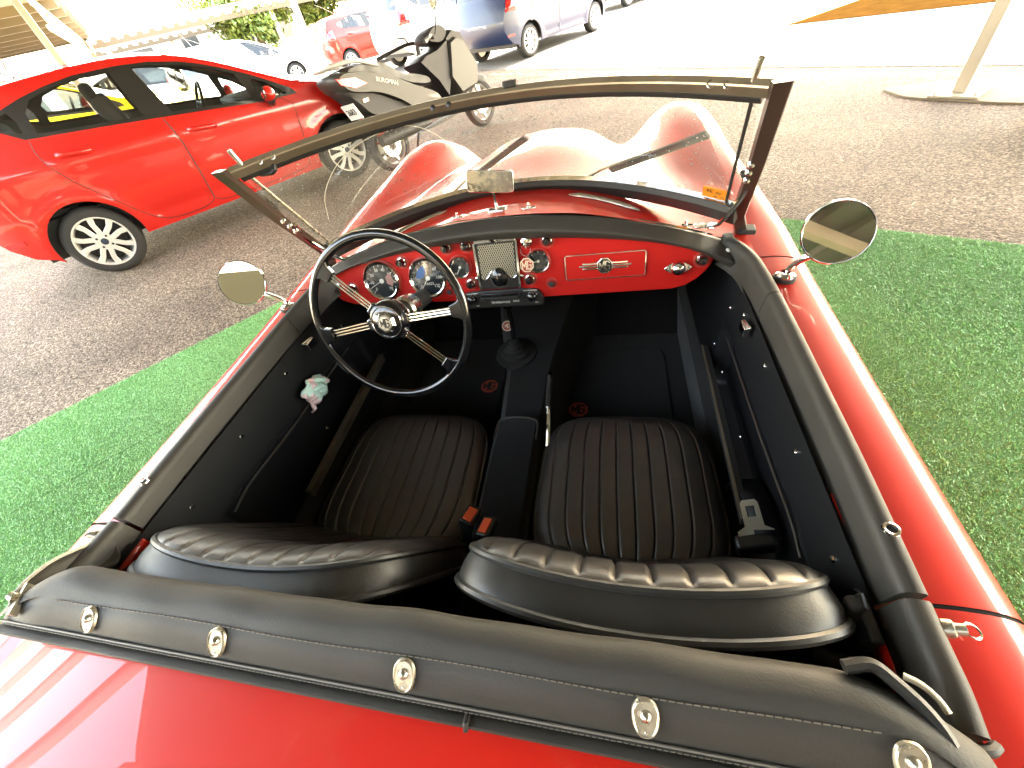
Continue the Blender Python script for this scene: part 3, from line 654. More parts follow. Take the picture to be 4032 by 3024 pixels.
# chassis side trims, door cards, rails
RAILP = [(.562,.037,.812),(.585,-.005,.811),(.600,-.05,.809),(.608,-.115,.806),(.612,-.187,.803),(.615,-.3,.799),(.616,-.45,.795),(.616,-.6,.792),(.612,-.768,.790)]
RP = smooth_curve(RAILP, 8)
def pad_section(p, tdir, sgn, scale=1.0):
    """vinyl roll: outer lip, rounded crown, inner face"""
    nrm = V(-tdir.y, tdir.x, 0)                 # towards the cockpit on the right-hand side when tdir points rearwards
    if nrm.x > 0: nrm = -nrm
    prof = [(.008,-.030),(.006,-.012),(.006,-.003),(.010,.0010),(.018,.002),(.026,.0006),(.031,-.0045),(.0335,-.014),(.0365,-.038),(.0415,-.064)]
    return [(sgn*(p.x+nrm.x*a*scale), p.y+nrm.y*a*scale, p.z+b) for a, b in prof]
def rail(name, pts, sgn, parent, m=None):
    rows = []
    for i, p in enumerate(pts):
        a = pts[max(0,i-1)]; b = pts[min(len(pts)-1,i+1)]; rows.append(pad_section(p, (b-a).normalized(), sgn))
    c0 = [tuple(sum(r[k] for r in rows[0])/len(rows[0]) for k in range(3))]*len(rows[0]); c1 = [tuple(sum(r[k] for r in rows[-1])/len(rows[-1]) for k in range(3))]*len(rows[-1])
    q = MB(); q.grid([c0]+rows+[c1], flip=sgn > 0); return q.build(name, m or M['vinylpad'], parent, smooth=50)
i_j = next(i for i, p in enumerate(RP) if p.y < -.19)
REARP = smooth_curve([(.610,-.779,.792),(.606,-.82,.796),(.603,-.86,.799),(.598,-.895,.800)], 6)
for sgn in (1,-1):
    d = doors[sgn]
    rail('front_rail_pad', RP[:i_j+1], sgn, car); rp = rail('rail_pad', [p+V(0,-.002,0) for p in RP[i_j:]], sgn, d)
    e = MB(); c = V(sgn*.597,-.698,.7945); e.tube([c+V(.0075*math.cos(a), .0072*math.sin(a), 0) for a in np.linspace(0,2*pi,21)[:-1]], .0024, 8, closed=True); e.build('eyelet', M['chrome'], d)
    e = MB(); e.lathe([(.0001,.0008),(.0066,.0)], c+V(0,0,-.001), (0,0,1), 16); e.build('eyelet_hole', M['rubber'], d)
    # painted inner lip of the door, then the black card with its sunk pocket
    q = MB(); q.grid([[(sgn*.5775, y, .742-.004*k) for y in np.linspace(-.10 if sgn < 0 else -.62,-.765,12)] for k in (0,1,2)], flip=sgn < 0); q.build('inner_lip', M['red'], d, solid=.003)
    rows = []
    for iz, z in enumerate(np.linspace(.752, .33, 42)):
        r = []
        for y in np.linspace(.30, -.80, 90):
            yc, zc = -.47, .545
            top_ = interp(y, [(-.70,.60),(-.60,.615),(-.4,.60),(-.08,.592),(.02,.56)])
            ins = min((top_-z)/.02, (z-.36)/.02, (y+.67)/.03, (-.02-y)/.03); ins = max(0, min(1, ins+.5)); ins = ins*ins*(3-2*ins)
            r.append((sgn*(.566+.045*ins), y, z))
        rows.append(r)
    q = MB(); q.grid(rows, flip=sgn < 0); q.build('door_card', M['card'], d, smooth=60)
    q = MB(); q.tube(smooth_curve([(sgn*.565,y,interp(y,[(-.70,.60),(-.60,.615),(-.4,.60),(-.08,.592)])-.002) for y in (-.66,-.60,-.5,-.4,-.2,-.08)],4), .0028, 6); q.build('pocket_piping', M['leather'], d)
    for y, z in ((-.325,.715),(-.526,.708),(-.15,.71),(-.05,.66),(-.70,.70)):
        e = MB(); e.lathe([(.0055,0),(.0045,.002),(.0001,.003)], (sgn*.5655,y,z), (-sgn,0,0), 10); e.build('screw', M['chrome'], d)
    # pull of the door catch
    e = MB(); e.box((sgn*.552,-.212,.722), (.012,.034,.022)); e.tube([(sgn*.556,-.235,.738),(sgn*.553,-.195,.731)], .004, 8); e.build('catch_pull', M['chrome'], d, bevel=.003)
    # sill strip with bright edge
    q = MB(); q.bar((sgn*.548,.03,.452), (sgn*.548,-.52,.437), .016, .03); st = q.build('sill_trim', M['steelpaint' if sgn < 0 else 'rubber'], car, bevel=.002)
    e = MB(); e.bar((sgn*.5385,.03,.468), (sgn*.5385,-.52,.453), .006, .003); e.build('bright_edge', M['steelpaint'], st)
    for y in (-.02,-.14,-.36):
        e = MB(); e.lathe([(.005,0),(.004,.002),(.0001,.003)], (sgn*.566,y+.03,.49), (-sgn,0,0), 10); e.build('screw', M['chrome'], st)
    # chassis side below the card, to the floor
    q = MB(); q.grid([[(sgn*.566,y,.36),(sgn*.54,y,.335),(sgn*.54,y,.20)] for y in (.62,-.90)], flip=sgn > 0); q.build('chassis_rail', M['carpet'], car)
    q = MB(); q.grid([[(sgn*.566,y,.76),(sgn*.566,y,.33)] for y in (-.80,-.95)], flip=sgn > 0); q.build('quarter_trim', M['card'], car)
    q = MB(); q.grid([[(sgn*.572,y,.80),(sgn*.572,y,.33)] for y in (.66,.30)], flip=sgn > 0); q.build('footwell_side', M['card'], car)
    rail('rear_rail_pad', REARP, sgn, car)
    q = MB(); q.grid([[(sgn*.5655,y,.745),(sgn*.5655,y,.715)] for y in (-.785,-.90)]); q.build('inner_lip', M['red'], car, solid=.003)
    # hood fastener on the body behind the door
    e = MB(); e.lathe([(.009,0),(.009,.008),(.006,.010),(.006,.018),(.0001,.019)], (sgn*.607,-.800,.782), (sgn*.8,-.1,.35), 14); hf = e.build('hood_peg', M['brass'], car)
    e = MB(); e.tube([V(sgn*.628,-.802,.788)+V(sgn*.009*math.cos(a),.007*math.sin(a),-.003*math.cos(a)) for a in np.linspace(0,2*pi,17)[:-1]], .0012, 6, closed=True); e.build('ring', M['chrome'], hf)
# striker on the right door post
q = MB(); q.box((.553,-.792,.735), (.014,.05,.05)); q.tube([(.545,-.775,.76),(.545,-.80,.70)], .012, 8); q.tube([(.50,-.815,.70),(.55,-.83,.69),(.552,-.845,.66)], .014, 8); q.build('door_striker', M['rubber'], car, bevel=.004)
q = MB(); q.bar((.548,-.765,.768), (.556,-.79,.745), .003, .012); q.build('striker_plate', M['chrome'], car)
# ------------------------------------------------------------------ dashboard
TD = math.radians(17); DO = V(0,0,.78); DX = V(1,0,0); DY = V(0,math.sin(TD),math.cos(TD)); DN = V(0,-math.cos(TD),math.sin(TD))
def D(x, h, n=0.0): return DO+DX*x+DY*h+DN*n
outl = [(-.577,.018),(-.53,.040),(-.473,.057),(-.40,.072),(-.315,.084),(-.22,.094),(-.117,.100),(-.04,.100),(.036,.097),(.109,.093),(.192,.085),(.26,.077),(.323,.068),(.39,.055),(.445,.040),(.49,.022),(.518,.006),(.516,-.008),(.510,-.022),(.499,-.037),(.48,-.054),(.455,-.068),(.425,-.075),
 (.271,-.076),(.095,-.077),(-.14,-.077),(-.172,-.075),(-.23,-.074),(-.262,-.070),(-.285,-.058),(-.309,-.050),(-.333,-.058),(-.352,-.066),(-.40,-.070),(-.453,-.073),(-.505,-.066),(-.545,-.052),(-.570,-.025),(-.580,-.002)]
outl = outl[::-1]
q = MB(); q.prism(outl, D(0,0,-.012), DX, DY, DN, .012); dash = q.build('dashboard', M['redflat'], car, smooth=0, bevel=.002)
# padded roll along its top
rows = []
for x in np.linspace(-.585, .553, 60):
    xx = x+.03; h = interp(x, [(-.585,.012),(-.53,.036),(-.473,.053),(-.40,.068),(-.315,.080),(-.22,.090),(-.117,.096),(-.04,.096),(.036,.093),(.109,.089),(.192,.081),(.26,.073),(.323,.064),(.39,.051),(.445,.036),(.49,.018),(.518,.002),(.553,-.02)])
    b = D(x, h, .002); zt = .909-.345*xx*xx; yt = .052
    ctl = [V(x, yt+.004, zt-.012), V(x, yt, zt), V(x, yt-.018, zt+.006), V(x, lerp(yt,b.y,.62), zt+.004), V(x, b.y-.024, lerp(zt,b.z,.30)), V(x, b.y-.026, lerp(zt,b.z,.62)), V(x, b.y-.013, b.z-.004), V(x, b.y+.004, b.z-.006)]
    rows.append(smooth_curve(ctl, 4))
q = MB(); q.grid(rows); dp = q.build('dash_pad', M['vinylpad'], car, smooth=60)
q = MB(); q.tube([V(x,.0535,.911-.345*(x+.03)**2) for x in np.linspace(-.575,.535,50)], .0022, 6); q.build('bright_bead', M['chrome'], dp)
q = MB(); q.tube([V(x,.0585,.9095-.345*(x+.03)**2) for x in np.linspace(-.575,.535,50)], .0028, 6); q.build('black_bead', M['rubber'], dp)
q = MB(); q.box((.548,.028,.795), (.022,.03,.045)); q.build('corner_block', M['rubber'], car, bevel=.004)
q = MB(); q.lathe([(.0001,-.002),(.010,0),(.0125,.008),(.009,.018),(.005,.026),(.0001,.028)], (.545,.004,.772), (0,-.3,1), 12); q.build('corner_bolt', M['white'], car)
def ringpts(x, h, r, n=28, nn=0): return [D(x+r*math.cos(a), h+r*math.sin(a), nn) for a in np.linspace(0,2*pi,n+1)[:-1]]
def gauge(x, h, r, needle, ticks=0, nums=(), sector=None):
    q = MB(); q.lathe([(r*.84,.004),(r*.86,.010),(r*.93,.0135),(r*.99,.010),(r*1.0,.0)], D(x,h), DN, 36); g_ = q.build('gauge', M['chrome'], car)
    q = MB(); q.lathe([(r*1.08,.0),(r*1.06,.003),(r*.98,.004)], D(x,h), DN, 36); q.build('recess_ring', M['redbadge'], g_)
    q = MB(); q.lathe([(.0001,.003),(r*.87,.003)], D(x,h), DN, 36); q.build('face', M['gaugeface'], g_)
    q = MB()
    for i in range(ticks):
        a = math.radians(225-270*i/(ticks-1)); L_ = .16 if i % 2 == 0 else .09
        A_, B_ = D(x+r*.82*math.cos(a), h+r*.82*math.sin(a), .0036), D(x+r*(.82-L_)*math.cos(a), h+r*(.82-L_)*math.sin(a), .0036); q.bar(A_, B_, .0014, .0005, up=DN)
    if ticks: q.build('ticks', M['white'], g_)
    for i, s in enumerate(nums):
        a = math.radians(225-270*i/(len(nums)-1)); obj('numeral', text_mesh(s, r*.22, D(x+r*.58*math.cos(a), h+r*.58*math.sin(a), .0036), DX, DY, DN, .0003), M['white'], g_)
    if sector:
        a0, a1, m = sector; P = [(x,h)]+[(x+r*.62*math.cos(math.radians(a)), h+r*.62*math.sin(math.radians(a))) for a in np.linspace(a0,a1,9)]
        P = [(x+r*.3*math.cos(math.radians(a)), h+r*.3*math.sin(math.radians(a))) for a in (a1,a0)]+P[1:]
        q = MB(); q.prism(P, D(0,0,.0034), DX, DY, DN, .0004); q.build('warning_sector', m, g_)
    a = math.radians(needle); q = MB(); q.bar(D(x-r*.12*math.cos(a),h-r*.12*math.sin(a),.0052), D(x+r*.72*math.cos(a),h+r*.72*math.sin(a),.0052), .0016, .0008, up=DN)
    q.lathe([(.0001,.0042),(r*.12,.0042),(r*.12,.0062),(.0001,.0064)], D(x,h), DN, 18); q.build('needle', M['white'], g_)
    q = MB(); q.lathe([(.0001,.0092),(r*.5,.0090),(r*.87,.0082)], D(x,h), DN, 36); q.build('gauge_glass', M['glass_gauge'], g_)
    return g_
M['sectorpink'] = mat('rev_warning', (.42,.22,.20), .5); M['sectorblue'] = mat('dial_blue', (.03,.12,.36), .4)
gauge(-.389, .000, .0575, 205, 15, ('0','10','20','30','40','50','60','70'), (-30,38,M['sectorpink']))
sg = gauge(-.2415, -.001, .0575, 232, 13, ('0','20','40','60','80','100','120'), (100,180,M['sectorblue']))
obj('odometer', text_mesh('16623', .011, D(-.2405,-.018,.0036), DX, DY, DN, .0003), M['white'], sg)
gauge(-.139, .022, .0315, 238, 5); gauge(.083, .022, .0315, 190, 7)
def knob(x, h, r=.0105, L=.026, m='bakelite', ring=True, lean=0.0):
    q = MB(); q.lathe([(r*.5,0),(r*.5,L*.5),(r*.95,L*.55),(r,L*.8),(r*.75,L),(.0001,L*1.02)], D(x,h), DN, 16); k = q.build('knob', M[m], dash)
    if ring: q = MB(); q.lathe([(r*1.25,0),(r*1.22,.004),(r*.95,.005),(r*.9,.001)], D(x,h), DN, 20); q.build('knob_bezel', M['chrome'], dash)
    q = MB(); q.lathe([(r*1.9,.0),(r*1.8,.0016),(r*1.3,.002)], D(x,h), DN, 20); q.build('knob_recess', M['redbadge'], dash)
for x, h in ((-.493,-.016),(-.312,.049),(-.170,.076),(-.112,.077),(-.114,-.026),(.110,.072),(.055,-.025),(.489,-.006)): knob(x, h)
knob(.114,-.040,.008,.014,'rubber',False); knob(-.183,-.045,.007,.012,'rubber',False); knob(-.540,-.004,.009,.008,'chrome',False)
for x, h in ((.034,-.014),(-.094,-.013)): q = MB(); q.lathe([(.0055,0),(.005,.004),(.0001,.006)], D(x,h), DN, 12); q.build('stud', M['chrome'], dash)
# speaker panel
sp = [(-.0885,.0935),(.0285,.0935),(.0265,-.0445),(-.0870,-.0445)]
q = MB(); q.prism(sp[::-1], D(0,0,.0005), DX, DY, DN, .006); spk = q.build('speaker_panel', M['blackp'], car, smooth=0, bevel=.0015)
fr = [(-.0885,.0935),(.0285,.0935),(.0275,.080),(-.0865,.080)]
q = MB(); q.prism(fr[::-1], D(0,0,.0065), DX, DY, DN, .004); q.build('top_trim', M['chrome'], spk, smooth=0, bevel=.001)
for xs in ((-.0885,-.0870),(.0285,.0265)):
    q = MB(); q.bar(D(xs[0],.082,.008), D(xs[1],-.044,.008), .006, .005, up=DN); q.build('side_trim', M['chrome'], spk)
wave = smooth_curve([(-.080,-.010,0),(-.071,-.017,0),(-.060,-.010,0),(-.049,.004,0),(-.030,.0135,0),(-.010,.004,0),(.001,-.010,0),(.010,-.017,0),(.020,-.010,0)], 5)
gp = [(-.079,.076),(.0205,.076)][::-1]
poly = [(p.x,p.y) for p in wave]+[(.0215,.077),(-.080,.077)]
q = MB(); q.prism(poly, D(0,0,.0065), DX, DY, DN, .0012); q.build('mesh_backing', M['card'], spk, smooth=0)
def wavelow(x): return float(np.interp(x, [p.x for p in wave], [p.y for p in wave]))
q = MB()   # expanded-metal lattice, proud of its backing
for i in range(34):
    for s in (1,-1):
        x0 = -.080+(i-8)*.0062; pts_ = []
        for k in range(40):
            h = .0765-.0024*k; x = (x0+s*.0024*k*.55) if s > 0 else (x0+.05-.0024*k*.55)
            if -.0795 < x < .021 and h > wavelow(x)+.001: pts_.append((x,h))
        if len(pts_) > 1: q.bar(D(*pts_[0],.0082+.0003*s), D(*pts_[-1],.0082+.0003*s), .0017, .0006, up=DN)
q.build('speaker_mesh', M['grille'], spk, smooth=0)
q = MB(); q.tube([D(p.x,p.y,.008) for p in wave], .0016, 6); q.build('wave_trim', M['chrome'], spk)
q = MB(); q.lathe([(.0225,.0065),(.0225,.011),(.020,.016),(.012,.019),(.0001,.020)], D(-.029,-.015), DN, 28); q.build('speaker_knob', M['bakelite'], spk)
q = MB(); q.tube(ringpts(-.029,-.015,.0245,28,.0075), .0016, 6, closed=True); q.build('knob_ring', M['chrome'], spk)
# ignition lock and badge fob
q = MB(); q.lathe([(.0145,0),(.0140,.006),(.010,.008),(.0001,.009)], D(.056,.075), DN, 22); ig = q.build('ignition_lock', M['chrome'], car)
kt = empty('key_fob', tuple(D(.053,.016,.012)), 0, 'octagonal badge key fob on a ring hanging from the ignition key', 'key fob'); ko = -kt.location
q = MB(); q.box(D(.056,.071,.016)+ko, (.003,.022,.014), (DX,DY,DN)); q.build('key', M['steel'], kt)
q = MB(); q.tube([D(.053+.0135*math.cos(a),.0535+.0135*math.sin(a),.014)+ko for a in np.linspace(0,2*pi,25)[:-1]], .0009, 6, closed=True); q.build('split_ring', M['chrome'], kt)
q = MB(); q.prism(ngon(.0195,8,pi/8), D(.053,.0165,.0135)+ko, DX, DY, DN, .003); fob = q.build('fob', M['cream'], kt, smooth=0)
q = MB(); q.prism(ngon(.0165,8,pi/8), D(.053,.0165,.0163)+ko, DX, DY, DN, .0006); q.build('fob_field', M['redbadge'], fob, smooth=0)
q = MB(); strokes(q, MGP, .0026, D(.053,.0165,.0168)+ko, DX, DY, DN, .0006, .0185); q.build('fob_letters', M['cream'], fob)
# blanking plate with badge where the radio would be
GL, GR, GT, GB = .1535, .357, .0285, -.0345
fp = rrect(GR-GL, GT-GB, .006, 4, (GL+GR)/2, (GT+GB)/2)
q = MB(); q.prism(fp, D(0,0,.0002), DX, DY, DN, .0025); bl = q.build('radio_blank', M['redflat'], car, smooth=0, bevel=.001)
q = MB(); q.tube([D(a,b,.0028) for a,b in fp], .0022, 6, closed=True); q.build('bright_frame', M['chrome'], bl)
q = MB(); q.prism(ngon(.0215,8,pi/8), D(.2555,-.0025,.0026), DX, DY, DN, .0030); bo = q.build('badge', M['chrome'], bl, smooth=0, bevel=.0008)
q = MB(); q.prism(ngon(.0180,8,pi/8), D(.2555,-.0025,.0056), DX, DY, DN, .0006); q.build('badge_field', M['blackp'], bl, smooth=0)
q = MB(); strokes(q, MGP, .0026, D(.2555,-.0025,.0061), DX, DY, DN, .0008, .0200); q.build('badge_letters', M['chrome'], bl)
for s in (-1,1):
    for k, hh in enumerate((.0065,0,-.0065)):
        x1 = .2555+s*(.066 if k == 1 else .057); q = MB(); q.bar(D(.2555+s*.019,-.0025+hh,.0042), D(x1,-.0025+hh,.0042), .0042, .0028, up=DN); q.build('badge_bar', M['chrome'], bl, bevel=.0006)
# map light
q = MB(); dm = [(-.034,.0),(-.026,.007),(-.012,.014),(.012,.014),(.026,.007),(.034,0),(.026,-.007),(.012,-.014),(-.012,-.014),(-.026,-.007)]
q.prism(dm[::-1], D(.435,-.022,.0002), DX, DY, DN, .0035); ml = q.build('map_light', M['chrome'], car, bevel=.001)
q = MB(); q.lathe([(.0175,.0035),(.0175,.010),(.0155,.018),(.009,.023),(.0001,.024)], D(.435,-.022), DN, 24); q.build('shade', M['chrome'], ml)
for s in (-1,1): q = MB(); q.lathe([(.0038,.0035),(.003,.006),(.0001,.0065)], D(.435+s*.0255,-.022), DN, 10); q.build('screw', M['steel'], ml)
# heater control below the speaker
hp = [(-.146,-.066),(-.140,-.056),(-.128,-.049),(-.089,-.046),(.027,-.0455),(.070,-.049),(.082,-.056),(.092,-.076),(.088,-.096),(-.144,-.096)]
q = MB(); q.prism(hp[::-1], D(0,0,.001), DX, DY, DN, .016); he = q.build('heater_control', M['blackp'], car, smooth=0, bevel=.004)
q = MB(); q.box(D(-.03,-.060,.019), (.115,.012,.004), (DX,DY,DN)); q.build('slot', M['bakelite'], he, bevel=.0015)
q = MB(); q.box(D(-.03,-.066,.022), (.10,.005,.008), (DX,DY,DN)); q.box(D(-.082,-.068,.024), (.012,.010,.010), (DX,DY,DN)); q.build('slider', M['rubber'], he, bevel=.001)
for x in (-.112,.061):
    q = MB(); q.lathe([(.009,.017),(.009,.022),(.0115,.024),(.0115,.036),(.008,.039),(.0001,.040)], D(x,-.066), DN, 18); q.build('knob', M['bakelite'], he)
    q = MB(); q.tube(ringpts(x,-.066,.0115,20,.0175), .0012, 6, closed=True); q.build('knob_ring', M['chrome'], he)
for tx, x, h, s in (('TEMPERATURE',-.032,-.081,.0085),('MAX',.0135,-.0795,.0085),('HEAT & DEMIST',-.112,-.0525,.0045),('PULL ON BLOWER',.055,-.052,.0045),('OFF',-.100,-.088,.005),('ON',.071,-.086,.005)):
    obj('lettering', text_mesh(tx, s, D(x,h,.0172), DX, DY, DN, .0004), M['white'], he)
# steering wheel and column
SC = V(-.266,-.23,.801); ST = math.radians(19); SA = V(1,0,0); SB = V(0,math.sin(ST),math.cos(ST)); SN = V(0,-math.cos(ST),math.sin(ST))
def W(a, r, n=0.0): return SC+SA*(r*math.cos(a))+SB*(r*math.sin(a))+SN*n
q = MB(); q.tube([W(a,.204) for a in np.linspace(0,2*pi,97)[:-1]], .0096, 14, closed=True, flat=1.15); sw = q.build('steering_wheel', M['bakelite'], car)
q = MB(); q.lathe([(.030,-.04),(.046,-.03),(.052,-.012),(.050,.004),(.045,.012),(.040,.014)], SC, SN, 32); q.build('hub', M['bakelite'], sw)
q = MB(); q.lathe([(.0001,.018),(.02,.0175),(.034,.0155),(.040,.0125)], SC, SN, 32); q.build('horn_push', M['bakelite'], sw)
q = MB(); q.tube([W(a,.0395,.0142) for a in np.linspace(0,2*pi,41)[:-1]], .0016, 6, closed=True); q.build('horn_ring', M['chrome'], sw)
q = MB(); q.prism(ngon(.0265,8,pi/8+.1), SC+SN*.0165, SA, SB, SN, .005, taper=.8); q.build('badge', M['chrome'], sw, smooth=0)
q = MB(); q.prism(ngon(.0165,8,pi/8+.1), SC+SN*.0213, SA, SB, SN, .0008); q.build('badge_field', M['steel'], sw, smooth=0)
q = MB(); strokes(q, MGP, .0028, SC+SN*.0219, SA, SB, SN, .0008, .0175); q.build('badge_letters', M['blackp'], sw)
for ad in (137, 5.5, 189.5, -41):
    a = math.radians(ad); px = -SA*math.sin(a)+SB*math.cos(a); rad = SA*math.cos(a)+SB*math.sin(a)
    for k in (-1,0,1):
        q = MB(); q.tube([W(a,.052,.002)+px*(k*.0078), W(a,.180,.001)+px*(k*.0078)], .0020, 8); q.build('spoke', M['chrome'], sw)
    q = MB(); q.prism([(.168,-.014),(.168,.014),(.186,.019),(.199,.030),(.203,.030),(.203,-.030),(.199,-.030),(.186,-.019)], SC-SN*.006, rad, px, SN, .014); q.build('spoke_lug', M['bakelite'], sw, smooth=0, bevel=.004)
    q = MB(); q.prism([(.03,-.020),(.03,.020),(.056,.0145),(.056,-.0145)], SC-SN*.008, rad, px, SN, .018); q.build('spoke_socket', M['bakelite'], sw, smooth=0, bevel=.004)
q = MB(); q.tube([SC-SN*.03, SC-SN*.075, SC-SN*.08, SC-SN*.30], [.030,.030,.024,.024], 20); q.build('steering_column', M['rubber'], car)
q = MB(); q.lathe([(.034,-.13),(.036,-.10),(.036,-.085),(.030,-.078)], SC, SN, 24); q.build('column_collar', M['steel'], car)
# ------------------------------------------------------------------ windscreen, mirrors, wipers
def wb(t): return V(.55*t, .05+.215*(1-t*t), .872+.040*(1-t*t))
def wt(t): return V(.502*t, -.17+.20*(1-t*t), 1.160+.020*(1-t*t))
def wg(t, s): return wb(t)*(1-s)+wt(t)*s
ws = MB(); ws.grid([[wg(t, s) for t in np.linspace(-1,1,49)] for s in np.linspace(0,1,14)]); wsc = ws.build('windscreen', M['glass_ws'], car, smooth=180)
def sweep(path, prof, upf, closed=False):
    """prof in (a,b): a along upf(i), b along the outward normal"""
    rows = []
    for i, p in enumerate(path):
        t_ = (path[min(i+1,len(path)-1)]-path[max(i-1,0)]).normalized(); u_ = upf(i); u_ = (u_-t_*u_.dot(t_)).normalized(); n_ = t_.cross(u_)
        rows.append([p+u_*a+n_*b for a, b in prof])
    q = MB(); q.grid(rows, closev=True); m = len(prof); k = len(rows)
    q.f += [tuple(reversed(range(m))), tuple((k-1)*m+j for j in range(m))]; return q
ts = np.linspace(-1,1,49)
hdr = [(-.016,-.008),(.003,-.008),(.005,-.006),(.005,.006),(.003,.008),(-.016,.008)]
sweep([wt(t) for t in np.linspace(-1.01,1.01,49)], hdr, lambda i: (wt(ts[i])-wb(ts[i]))).build('header_rail', M['steelpaint'], wsc, smooth=35)
sweep([wt(t)-(wt(t)-wb(t)).normalized()*.020 for t in ts], [(-.006,-.010),(.003,-.010),(.003,.010),(-.006,.010)], lambda i: (wt(ts[i])-wb(ts[i]))).build('header_seal', M['rubber'], wsc, smooth=0)
sweep([wb(t) for t in np.linspace(-1.02,1.02,49)], [(-.030,-.018),(.006,-.014),(.014,-.007),(.014,.007),(.006,.016),(-.030,.020)], lambda i: (wt(ts[i])-wb(ts[i]))).build('base_seal', M['rubber'], wsc, smooth=35)
sweep([wb(t)+(wt(t)-wb(t)).normalized()*.017 for t in np.linspace(-.99,.99,49)], [(-.003,-.006),(.002,-.006),(.002,.006),(-.003,.006)], lambda i: (wt(ts[i])-wb(ts[i]))).build('bright_strip', M['chrome'], wsc, smooth=0)
for s in (-1,1):
    path = [V(s*.590,.072,.800), V(s*.572,.062,.85), wb(s*1.03)+V(0,0,.01), wg(s*1.035,.5), wt(s*1.035), wg(s*1.035,1.03)]
    rows = []
    for p in path:
        rows.append([p+V(s*a, b, 0) for a, b in ((-.016,-.009),(.008,-.012),(.012,-.006),(.012,.008),(.004,.012),(-.016,.008))])
    q = MB(); q.grid(rows, closev=True, flip=s > 0); q.f += [tuple(range(30,36))]; pl_ = q.build('pillar', M['pillar'] if 'pillar' in M else M['steelpaint'], wsc, smooth=35)
    q = MB(); q.tube([wg(s*.972,.06)+V(0,-.004,0), wg(s*.972,.95)+V(0,-.004,0)], .0035, 6); q.build('side_bead', M['brass' if s < 0 else 'rubber'], wsc)
    for k, f_ in enumerate((.36,.43,.50)):
        e = MB(); p = wg(s*1.02,f_)+V(-s*.006,-.014,0); e.lathe([(.0075,0),(.006,.004),(.0001,.0055)], p, (-s*.35,-1,.3), 12); e.build('screw', M['chrome'], wsc)
    for k in (0,1):
        e = MB(); p = wt(s*(.90-.045*k))+V(0,-.0075,-.002); e.lathe([(.0065,0),(.0065,.0012),(.0045,.0018),(.0045,.0005)], p, (0,-.87,.5), 12); e.build('screw', M['steel'], wsc)
    # hood socket pin at the corner
    e = MB(); e.tube([wt(s*.965)+V(0,0,.0), wt(s*.965)+V(s*.004,-.008,.034)], [.004,.005], 12); e.build('hood_pin', M['steel'], wsc)
    # stay from pillar to scuttle
    e = MB(); e.tube(smooth_curve([wg(s*1.0,.42)+V(-s*.004,-.014,0), V(s*.551,-.018,.94), V(s*.536,.02,.875), V(s*.524,.045,.84), V(s*.505,.058,.829)],5), .0055, 8); st_ = e.build('stay', M['chrome'], wsc)
    e = MB(); e.prism(rrect(.05,.022,.01,4), V(s*.497,.066,.826), (1,0,0), (0,1,0), (0,0,1), .006); e.build('stay_foot', M['steel'], wsc, bevel=.002)
    e = MB(); e.prism([(-.016,-.018),(.022,-.024),(.026,.010),(-.012,.022)], V(s*.592,.070,.802), (s,0,0), (0,1,0), (0,0,1), .012); e.build('pillar_foot', M['rubber'], wsc, bevel=.003)
for t in (-.20,-.13): e = MB(); e.lathe([(.006,0),(.006,.0015),(.003,.0025),(.0001,.0028)], wt(t)+V(0,-.008,-.004), (0,-.87,.5), 12); e.build('screw', M['blackp'], wsc)
e = MB(); e.prism(rrect(.030,.012,.004,3), wt(.14)+V(0,.0,.005), (1,0,0), (0,1,0), (0,0,1), .012); e.build('header_clip', M['rubber'], wsc, bevel=.002)
# orange test sticker low on the right of the glass, toll clip at upper left
def on_glass(name, tc, sc, w, h, m, th=.0008, rot=0.0, off=-.0025):
    o = wg(tc, sc); ex = (wg(tc+.02,sc)-wg(tc-.02,sc)).normalized(); ey = (wg(tc,sc+.02)-wg(tc,sc-.02)).normalized(); ez = ex.cross(ey)
    c, s_ = math.cos(rot), math.sin(rot); ex, ey = ex*c+ey*s_, ey*c-ex*s_
    q = MB(); q.prism(rrect(w,h,.002,2), o-ez*off*-1, ex, ey, ez, th); return q.build(name, m, wsc, smooth=0), o, ex, ey, ez
so, o, ex, ey, ez = on_glass('test_sticker', .930, .130, .056, .040, M['orange_sticker'], off=.0025)
for tx, a, b, s in (('26',.012,.009,.016),('VII',-.010,.006,.012),('ITV',-.020,-.009,.007),('88',-.004,-.010,.007)):
    obj('lettering', text_mesh(tx, s, o+ex*(-a)+ey*b+ez*.0045, -ex, ey, ez, .0004), M['print'], so)   # read from inside: mirrored as in the picture
q = MB(); o2 = wg(-.905,.915); ez2 = V(0,-.8,.6); q.prism([(-.022,-.014),(.010,-.014),(.022,-.006),(.022,.006),(.010,.014),(-.022,.014)], o2+V(0,-.004,0), (1,0,0), (0,.6,.8), ez2, .010); q.build('toll_clip', M['blackp'], wsc, smooth=0, bevel=.003)
q = MB(); ap = [wg(t,s)+V(0,-.001,.0006) for t, s in ((-.90,.30),(-.83,.55),(-.70,.76),(-.55,.87),(-.388,.90),(-.30,.84),(-.24,.70),(-.20,.52))]; q.tube(smooth_curve(ap,6), .0007, 5); q.build('wiper_mark', M['smear'] if 'smear' in M else M['cream'], wsc)
